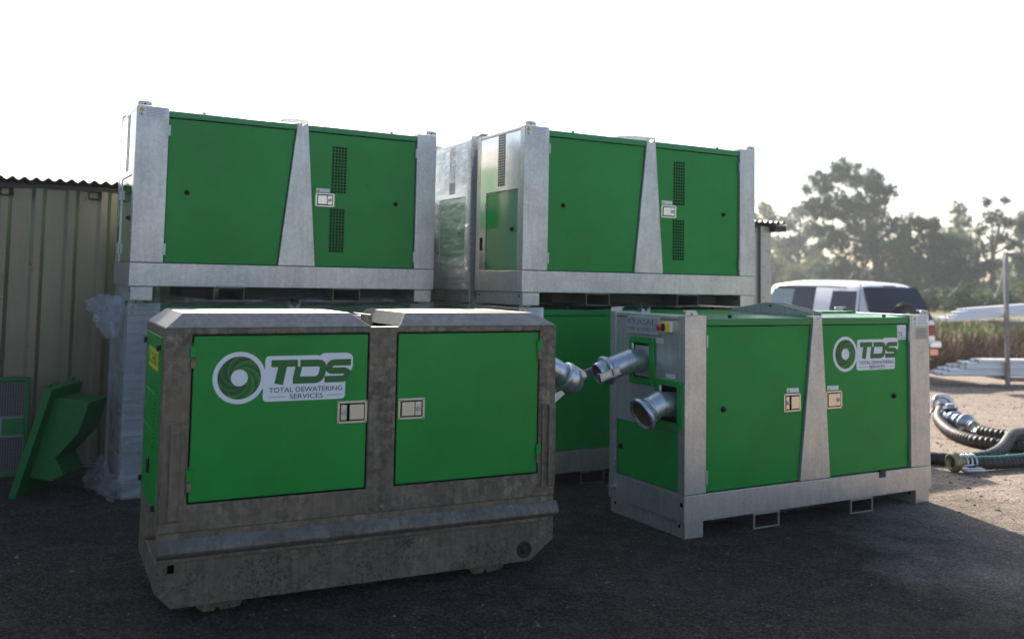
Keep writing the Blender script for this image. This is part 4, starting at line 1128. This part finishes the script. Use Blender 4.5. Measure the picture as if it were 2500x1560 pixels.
def pvc(x0, y_, z, ln, slope, r, label, k):
    m_ = MB()
    pts = [(0, 0, 0), (1.2, 0, slope * 1.2), (2.6, 0, slope * 1.6), (ln, 0, slope * 1.2)]
    m_.tube(pts, r, 14, caps=False); m_.tube([pts[0], (.25, 0, slope * .25)], r * .86, 14, 1)
    o = m_.build('pvc_pipe', [M_pvc, mat('pipe_bore_%d' % k, (.45, .44, .42), .8) if k == 0 else bpy.data.materials['pipe_bore_0']])
    o.location = (8.76 + x0 * cr6 - y_ * sr6, 16.4 + x0 * sr6 + y_ * cr6, z); o.rotation_euler = (0, 0, math.radians(6) + random.uniform(-.006, .006))
    tag(o, label, 'pipe', GP)
k = 0
for row, cnt in enumerate((9, 8, 7, 5)):
    for i in range(cnt):
        y_ = .08 + i * .066 + row * .033
        pvc(-1.12 + row * .13 + random.uniform(-.05, .12) + i * .02, y_, 1.205 - .06 + row * .057, 5.9, .085, .033, 'white plastic pipe in the upper bundle held by the rack', k); k += 1
for row, cnt in enumerate((9, 8, 8, 7, 5)):
    for i in range(cnt):
        y_ = .08 + i * .066 + (row % 2) * .033
        pvc(-1.20 + row * .17 + random.uniform(-.05, .14) + i * .012, y_, .205 + row * .057, 5.9, .0, .033, 'white plastic pipe in the lower bundle at the rack foot', k); k += 1

# ------------------------------------------------------------------ white wagon
th = math.radians(25.3)
car = thing('parked_car', 'white four-wheel-drive wagon with dark rear window parked beyond the machines', 'car', (7.44, 17.6, 0), th)
M_car = mat('white_car_paint', (.72, .73, .74), .25, 0, coat=.6)
M_glass = mat('tinted_glass', (.012, .016, .022), .06, 0, spec=.6)
M_glass2 = mat('clear_side_glass', (.22, .29, .28), .08, 0, spec=.6)
M_trim = mat('dark_trim', (.02, .02, .022), .5)
M_lampred = mat('tail_lamp_red', (.16, .012, .012), .2, coat=.5); M_lampor = mat('indicator_orange', (.65, .14, .01), .2, coat=.5)
ZR = [(0, 1.04), (.10, 1.26), (.22, 1.52), (.32, 1.70), (.5, 1.775), (1.2, 1.82), (2.2, 1.82), (2.8, 1.76), (3.35, 1.34), (3.75, 1.06), (4.4, .96), (4.65, .80)]
def zr(Y):
    for (a, za), (b, zb) in zip(ZR, ZR[1:]):
        if Y <= b: return za + (zb - za) * max(0, (Y - a)) / (b - a)
    return ZR[-1][1]
def sec(Y):
    z = zr(Y); hw = .90 - .06 * max(0, 1 - Y / .25) - .10 * max(0, (Y - 3.9) / .75)
    zb = min(1.02, z - .02); top = max(z, zb + .01)
    xe = hw - .02 - max(0, top - 1.06) * .26
    k = min(1, (top - zb) / .4)
    return [(hw - .10, .34), (hw - .01, .55), (hw, .80), (hw - .005, zb), (hw - .03, zb + (top - zb) * .12), (xe + .02, top - .09 * k), (xe - .06, top - .03 * k), (xe - .25, top), (0, top + .012)]
Ys = sorted(set([a for a, _ in ZR] + [.05, .16, .27, .4, .8, 1.6, 1.9, 2.5, 3.05, 3.55, 4.1]))
bd = MB(); SE = [sec(Y) for Y in Ys]; ns_ = len(SE[0]); vv = []
for Y, s_ in zip(Ys, SE): vv += [(x, Y, z) for x, z in s_] + [(-x, Y, z) for x, z in s_[-2::-1]]
m_ = 2 * ns_ - 1
ff = [(i * m_ + j, (i + 1) * m_ + j, (i + 1) * m_ + j + 1, i * m_ + j + 1) for i in range(len(Ys) - 1) for j in range(m_ - 1)]
bd.add(vv, [f[::-1] for f in ff], 0, True)
bd.add(vv[:m_], [tuple(range(m_))], 0); bd.add(vv[-m_:], [tuple(range(m_))[::-1]], 0)
body = bd.build('body', M_car, car)
MB().box(-.78, .78, .15, 4.5, .30, .42).build('underbody', M_trim, car)
def gx(Y, z):
    s_ = sec(Y)
    for (xa, za), (xb, zb) in zip(s_, s_[1:]):
        if za <= z <= zb and zb > za: return xa + (xb - xa) * (z - za) / (zb - za)
    return s_[-1][0]
def side_win(name, Y0, Y1, z0, z1, mt, slant0=0, slant1=0, sgn=-1):
    w = MB(); n = 8; V = []
    for i in range(n + 1):
        for j in range(4):
            z = z0 + (z1 - z0) * j / 3
            Y = (Y0 + slant0 * j / 3) + ((Y1 + slant1 * j / 3) - (Y0 + slant0 * j / 3)) * i / n
            V.append((sgn * (gx(Y, z) + .006), Y, z))
    F = [(i * 4 + j, i * 4 + j + 1, (i + 1) * 4 + j + 1, (i + 1) * 4 + j) for i in range(n) for j in range(3)]
    w.add(V, F if sgn < 0 else [f[::-1] for f in F], 0, True)
    return w.build(name, mt, car)
for sg in (-1, 1):
    side_win('side_window', .36, 1.04, 1.09, 1.62, M_glass, .06, 0, sg)
    side_win('side_window', 1.50, 2.06, 1.10, 1.67, M_glass, .03, 0, sg)
    side_win('side_window', 2.10, 2.85, 1.12, 1.64, M_glass2, 0, -.12, sg)
    side_win('window_surround', 1.48, 2.95, 1.10, 1.685, M_trim, .02, -.18, sg).location.x = -.004 * sg if sg > 0 else .004
rw_ = MB(); n = 10; V = []
for i in range(n + 1):
    Y = .015 + .30 * i / n
    s_ = sec(Y); xe = s_[5][0] - .03
    for j in range(9):
        x = -xe + 2 * xe * j / 8; V.append((x, Y - .012, zr(Y) + .012))
F = [(i * 9 + j, i * 9 + j + 1, (i + 1) * 9 + j + 1, (i + 1) * 9 + j) for i in range(n) for j in range(8)]
rw_.add(V, F, 0, True); rw_.build('rear_window', M_glass, car)
MB().box(-.14, .14, .30, .34, 1.715, 1.735).build('brake_light', M_lampred, car)
for sg in (-1, 1):
    MB().box(min(sg * .66, sg * .86), max(sg * .66, sg * .86), -.012, .12, .78, 1.0).build('tail_light', M_lampred, car, .02)
    MB().box(min(sg * .58, sg * .80), max(sg * .58, sg * .80), -.105, -.09, .42, .54).build('indicator', M_lampor, car, .008)
    b = MB(); b.box(sg * .93 - .1, sg * .93 + .1, 2.62, 2.75, 1.05, 1.22); b.build('mirror', M_car, car, .03)
for sg in (-1, 1):
    for Y in (1.08, 2.08, 2.98):
        m_ = MB(); V = []
        for j in range(7):
            z = .50 + .54 * j / 6
            V += [(sg * (gx(Y, z) + .003), Y - .006, z), (sg * (gx(Y, z) + .003), Y + .006, z)]
        m_.add(V, [(2 * j, 2 * j + 1, 2 * j + 3, 2 * j + 2) for j in range(6)]); m_.build('door_seam', M_trim, car)
    for Y in (1.22, 2.22):
        MB().box(min(sg * .895, sg * .925), max(sg * .895, sg * .925), Y, Y + .17, .93, .97).build('door_handle', M_car, car, .008)
    side_win('roof_gutter', .45, 2.9, 1.685, 1.705, M_trim, 0, -.05, sg)
MB().box(-.35, -.30, -.03, .02, 1.06, 1.09).build('rear_wiper', M_trim, car)
bp = MB(); bp.box(-.88, .88, -.09, .12, .36, .62); bp.build('rear_bumper', M_trim, car, .04)
bp = MB(); bp.box(.60, .92, -.10, .25, .56, .68); bp.build('bumper_cap', M_car, car, .03); bp = MB(); bp.box(-.92, -.60, -.10, .25, .56, .68); bp.build('bumper_cap', M_car, car, .03)
MB().box(-.86, .86, 4.5, 4.72, .38, .66).build('front_bumper', M_trim, car, .04)
for Y in (.85, 3.65):
    for sg in (-1, 1):
        c = Vector((sg * .70, Y, .37)); ax = Vector((sg, 0, 0))
        w = MB().rev(c, ax, [(-.02, .24), (-.02, .33), (.02, .37), (.18, .37), (.22, .33), (.22, .22)], 28).build('wheel', M_rubber, car)
        MB().rev(c, ax, [(.205, .225), (.19, .2), (.19, .08), (.21, .06), (.21, .0001)], 24).build('rim', M_galv_dull, w)
        MB().rev(Vector((sg * .885, Y, .40)), ax, [(0, .43), (.022, .43), (.022, .385), (0, .385)], 28).build('wheel_arch', M_trim, car)
sp = MB(); c = Vector((-.16, -.19, 1.04)); ax = Vector((0, -1, 0))
prof = [(-.09, .20), (-.10, .33), (-.07, .365), (.07, .365), (.10, .33), (.09, .2)]
sp.rev(c, ax, prof, 30)
for k in range(30):
    a = 2 * PI * k / 30; rr_ = Vector((math.cos(a), 0, math.sin(a))); tt_ = Vector((-math.sin(a), 0, math.cos(a)))
    for off in (-.06, .01):
        o0 = c + rr_ * .362 + Vector((0, -off - .05 if off < 0 else -off, 0))
        pts = [o0 + rr_ * x + tt_ * y_ + Vector((0, z, 0)) for x in (0, .022) for y_ in (-.022, .022) for z in (-.025, .025)]
        sp.add(pts, [(0, 1, 3, 2), (4, 6, 7, 5), (0, 4, 5, 1), (2, 3, 7, 6), (0, 2, 6, 4), (1, 5, 7, 3)])
so_ = sp.build('spare_wheel', M_rubber, car); MB().rev(c, ax, [(.05, .2), (.04, .1), (.06, .05), (.06, .0001)], 20).build('rim', M_galv_dull, so_)
MB().box(-.28, -.04, -.12, .02, .96, 1.12).build('spare_bracket', M_trim, car)
an = MB(); an.tube([(-.86, .30, 1.02), (-.86, .24, 1.45), (-.85, .20, 1.98)], [.012, .008, .004], 8); an.build('antenna', M_trim, car)
MB().box(-.2, .2, -.02, .0, .80, .90).build('number_plate', M_white, car, .003) if False else None

# ------------------------------------------------------------------ trees, shrubs, scrub
def leaf_mat(name, c0, c1, tr=.35):
    M = mat(name, rough=.55); q = NT(M)
    n = q.noise(.45, 4, .6); oi = q.noise(7, 2, .5)
    c = q.ramp(q.math('ADD', q.math('MULTIPLY', n, .65), q.math('MULTIPLY', oi, .35)), [(.33, c0), (.56, c1), (.72, (c1[0] * 1.6, c1[1] * 1.25, c1[2]))])
    q.L(c, q.b.inputs['Base Color'])
    ts = q.n('ShaderNodeBsdfTranslucent', {'Color': c})
    mx = q.n('ShaderNodeMixShader', {0: tr, 1: q.b.outputs[0], 2: ts.outputs[0]})
    q.L(mx.outputs[0], M.node_tree.nodes['Material Output'].inputs[0])
    return M
M_leaf = leaf_mat('gum_leaves', (.022, .055, .026), (.060, .115, .050), .40)
M_leaf2 = leaf_mat('olive_leaves', (.055, .085, .028), (.14, .165, .06), .45)
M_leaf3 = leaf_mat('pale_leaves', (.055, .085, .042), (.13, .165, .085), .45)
M_bark = mat('bark', (.10, .085, .07), .9); q = NT(M_bark)
q.L(q.ramp(q.noise(3, 5, .7, q.map((3, 3, .6))), [(.3, (.05, .042, .035)), (.7, (.17, .145, .12))]), q.b.inputs['Base Color'])
R3, U3, F3 = np.array(rt), np.array(up), np.array(fwd)
def at(px, py, Y):
    d = (px - 1250) / 2258.13 * R3 - (py - 536.39) / 2258.13 * U3 + F3
    return np.array([0, 0, CAM_H]) + d * Y / d[1]
def foliage(lobes, leaf, dens, r):
    V = []
    for c, rad in lobes:
        n = int(dens * 52 * rad ** 2 / leaf ** 2)
        nc = 34
        # clumps on and inside the lobe, leaves gathered round each clump
        dirs = r.normal(size=(nc, 3)); dirs /= np.linalg.norm(dirs, axis=1)[:, None]
        cen = c + dirs * rad * (r.uniform(.05, 1.12, (nc, 1)) ** .6) * np.array([1, 1, .85])
        cr = rad * r.uniform(.12, .36, nc)
        k = r.integers(0, nc, n)
        g = r.normal(size=(n, 3)); g /= np.linalg.norm(g, axis=1)[:, None]
        P = cen[k] + r.normal(size=(n, 3)) * (cr[k] * .62)[:, None] * np.array([1, 1, .85])
        s = leaf * r.uniform(.55, 1.35, n)
        a = r.normal(size=(n, 3)); a[:, 2] -= .7; a /= np.linalg.norm(a, axis=1)[:, None]
        b = np.cross(a, r.normal(size=(n, 3))); b /= np.linalg.norm(b, axis=1)[:, None]
        a = a * s[:, None]; b = b * (s * .38)[:, None]
        V.append(np.stack([P - a * .5, P + b * .5, P + a * .5, P - b * .5], 1))
    V = np.concatenate(V).reshape(-1, 3)
    V[:, 2] = np.maximum(V[:, 2], .05)
    return V, np.arange(len(V)).reshape(-1, 4)
def tree(name, label, cat, Y, px_lobes, trunk_px, mt, leaf=.22, dens=1.5, tr=.28, seed=0, group=None, fork=.45):
    r = np.random.default_rng(seed + 100)
    Y = Y * 2.1; leaf = leaf * 1.8; tr = tr * 1.9
    base = at(trunk_px, 730, Y); base[2] = 0
    t = thing(name, label, cat, tuple(base), 0, group)
    lob = []
    for (x, y, rp_) in px_lobes:
        p = at(x, y, Y + r.uniform(-1, 1) * rp_ * Y / 2258 * .9); lob.append((p - base, rp_ * Y / 2258.13))
    V, F = foliage(lob, leaf, dens, r)
    np_mesh('crown', V, F, mt, t)
    top = np.mean([l[0] for l in lob], 0); hi = max(l[0][2] for l in lob)
    fk = Vector((top[0] * .35, top[1] * .35, hi * fork))
    m_ = MB(); m_.tube([(0, 0, -.05), (fk.x * .3, fk.y * .3, fk.z * .5), fk], [tr, tr * .8, tr * .62], 10)
    for c, rad in lob:
        c = Vector(c); mid = fk.lerp(c, .5) + Vector(r.normal(size=3)) * .25
        if c.z > .8: m_.tube([fk.lerp(Vector((0, 0, 0)), .15 * r.uniform()), mid, c + Vector((0, 0, rad * .35))], [tr * .42, tr * .25, tr * .08], 7)
    m_.build('trunk', M_bark, t)
    return t
GT = 'trees beyond the yard'
tree('gum_tree', 'tallest broad dark gum tree standing above the white car', 'tree', 55, [(2005,445,44),(2070,420,42),(2128,455,44),(1998,505,40),(2055,505,48),(2120,515,52),(2168,470,24),(2185,560,34),(2030,585,42),(2105,590,56),(2170,620,50),(2000,560,28),(2060,655,44),(2150,690,48),(2005,655,32),(2200,640,30),(2090,700,40)], 2150, M_leaf, .24, 1.9, .34, 1, GT)
tree('gum_tree', 'wide dense dark tree right of the tallest gum tree', 'tree', 50, [(2232,545,30),(2280,590,46),(2330,600,40),(2245,640,50),(2310,660,50),(2215,600,36),(2360,640,40),(2270,545,24),(2285,700,46),(2345,700,42),(2225,700,42)], 2270, M_leaf, .22, 2.0, .30, 2, GT)
tree('gum_tree', 'slim light-crowned tree rising behind the wide dark tree', 'tree', 62, [(2338,512,22),(2350,545,26),(2330,580,28),(2365,590,26)], 2345, M_leaf2, .24, 1.5, .2, 3, GT, .6)
tree('gum_tree', 'open-crowned gum with gaps and forked bare limbs above the pipe rack', 'tree', 48, [(2408,495,15),(2455,488,13),(2425,530,24),(2462,545,20),(2395,560,18),(2440,585,26),(2400,610,24),(2470,600,20),(2420,650,28),(2385,665,26)], 2425, M_leaf, .20, 1.3, .20, 4, GT, .5)
tree('gum_tree', 'dark tree cut off by the right edge of the picture', 'tree', 52, [(2490,545,22),(2510,590,40),(2545,540,50),(2490,635,30),(2530,660,50),(2500,695,40),(2580,620,50)], 2485, M_leaf, .22, 1.7, .40, 5, GT)
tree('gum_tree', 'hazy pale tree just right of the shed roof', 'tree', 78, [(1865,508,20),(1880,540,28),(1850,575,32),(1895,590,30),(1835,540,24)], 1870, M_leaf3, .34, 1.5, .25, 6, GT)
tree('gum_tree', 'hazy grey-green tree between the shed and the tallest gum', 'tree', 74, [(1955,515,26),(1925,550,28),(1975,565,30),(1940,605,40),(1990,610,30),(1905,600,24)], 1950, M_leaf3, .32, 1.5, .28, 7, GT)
tree('gum_tree', 'tree far off to the right beyond the picture edge', 'tree', 56, [(2680,520,50),(2640,590,50),(2720,600,60),(2670,670,60)], 2680, M_leaf, .24, 1.6, .34, 8, GT) if False else None
GS = 'shrubs under the trees'
for i, (x, y, rp_, Y, lab) in enumerate(((1885,655,44,66,'olive bush nearest the shed corner, under the pale tree'), (1955,680,40,62,'yellow-green bush under the grey-green tree'), (2030,705,38,60,'sunlit bush at the left foot of the tallest gum'),
        (2200,730,36,58,'low bush right of the tallest gum trunk'), (2265,740,34,56,'olive bush behind the right end of the car'), (2335,738,36,54,'yellowish bush behind the upper white pipes'), (2410,735,36,56,'bush behind the pipe rack post'), (2475,735,36,54,'bush at the right edge behind the rack'))):
    tree('shrub', lab, 'shrub', Y, [(x, y, rp_), (x - rp_ * .7, y + rp_ * .5, rp_ * .7), (x + rp_ * .7, y + rp_ * .4, rp_ * .7), (x, y + rp_ * .8, rp_ * .8)], x, M_leaf2, .24, 1.5, .1, 20 + i, GS)
for i, (x, y, rp_, Y, lab) in enumerate(((1850,640,50,70,'hazy thicket beside the shed wall, lowest behind the car roof'), (1915,660,52,72,'hazy thicket left of the yellow-green bush'), (1990,660,50,70,'thicket between the grey-green tree and the tallest gum'), (2060,700,50,68,'thicket behind the trunk of the tallest gum'),
        (2190,690,50,66,'thicket in the gap between the tallest gum and the wide dark tree'), (2300,715,52,64,'thicket below the wide dark tree'), (2380,700,50,66,'thicket below the slim light-crowned tree'), (2455,690,52,64,'thicket below the open-crowned gum'), (2530,690,54,64,'thicket below the tree at the right edge'))):
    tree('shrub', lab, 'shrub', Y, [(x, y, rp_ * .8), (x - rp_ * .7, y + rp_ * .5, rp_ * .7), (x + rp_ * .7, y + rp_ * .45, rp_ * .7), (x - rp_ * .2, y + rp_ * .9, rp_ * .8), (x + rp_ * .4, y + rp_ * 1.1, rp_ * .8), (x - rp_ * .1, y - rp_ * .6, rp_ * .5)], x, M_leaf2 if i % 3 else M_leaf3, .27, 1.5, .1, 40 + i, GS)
ORD = ('first', 'second', 'third', 'fourth', 'fifth', 'sixth', 'seventh')
for i in range(7):
    x, rp_ = 2262 + i * 46, 34 + 5 * (i % 3)
    tree('shrub', 'low bush on the field edge, %s to the right of the car' % ORD[i], 'shrub', 30 + 1.5 * (i % 2), [(x, 728 - 4 * (i % 3), rp_ * .7), (x - rp_ * .6, 745, rp_ * .55), (x + rp_ * .6, 742, rp_ * .55), (x, 755, rp_ * .6)], x, M_leaf2 if i % 2 else M_leaf, .15, 1.3, .05, 70 + i, GS)
# dry scrub bank and grass
def blades(n, xr, yr, h0, h1, w, mt, name, lean=.5, hill=None, curve=None):
    X = rng.uniform(*xr, n); Y = rng.uniform(*yr, n); H = rng.uniform(h0, h1, n)
    if curve is not None: Y = Y + curve(X)
    Z = hill(X, Y) * rng.uniform(.0, 1, n) if hill else np.zeros(n)
    a = rng.uniform(0, 2 * PI, n); ld = rng.normal(size=(n, 2)) * lean
    P = np.stack([X, Y, Z], 1); d = np.stack([np.cos(a), np.sin(a), np.zeros(n)], 1) * (w * rng.uniform(.5, 1.5, n))[:, None]
    T = P + np.stack([ld[:, 0] * H, ld[:, 1] * H, H], 1)
    V = np.stack([P - d, P + d, T], 1).reshape(-1, 3)
    o = np_mesh(name, V, np.arange(len(V)).reshape(-1, 3), mt); o['kind'] = 'stuff'; return o
M_dry = mat('dry_scrub', (.16, .11, .07), .9); q = NT(M_dry)
q.L(q.ramp(q.noise(2.2, 4, .7), [(.3, (.07, .045, .03)), (.55, (.19, .13, .085)), (.75, (.34, .26, .17))]), q.b.inputs['Base Color'])
hl = lambda X, Y: .62 * np.exp(-((Y - 20.6) / .8) ** 2) * (1 + .25 * np.sin(X * 1.7))
tag(blades(26000, (8.6, 26), (19.4, 21.8), .15, .55, .010, M_dry, 'dry_scrub', .8, hl), 'brown dry scrub piled along the edge of the yard', 'scrub')
M_grass = mat('grass_blade', (.13, .19, .04), .8); q = NT(M_grass)
q.L(q.ramp(q.noise(.8, 4, .7), [(.3, (.07, .11, .025)), (.6, (.17, .21, .05)), (.8, (.28, .26, .10))]), q.b.inputs['Base Color'])
tag(blades(24000, (7, 40), (22.6, 46), .12, .40, .02, M_grass, 'grass', .35), 'green and straw-coloured grass in the field behind the scrub', 'grass')

# ------------------------------------------------------------------ haze
hz = MB(); hz.box(-302, 302, -302, 320, -1, 27)
ho_ = hz.build('haze', []); ho_['kind'] = 'stuff'
Mh = bpy.data.materials.new('haze_air'); Mh.use_nodes = True
Mh.node_tree.nodes.remove(Mh.node_tree.nodes['Principled BSDF'])
pv = Mh.node_tree.nodes.new('ShaderNodeVolumePrincipled')
pv.inputs['Color'].default_value = (.86, .93, 1, 1); pv.inputs['Density'].default_value = .00065; pv.inputs['Anisotropy'].default_value = .4
Mh.node_tree.links.new(pv.outputs[0], Mh.node_tree.nodes['Material Output'].inputs['Volume'])
ho_.data.materials.append(Mh)
tag(ho_, 'thin pale haze in the air over the whole yard', 'haze')
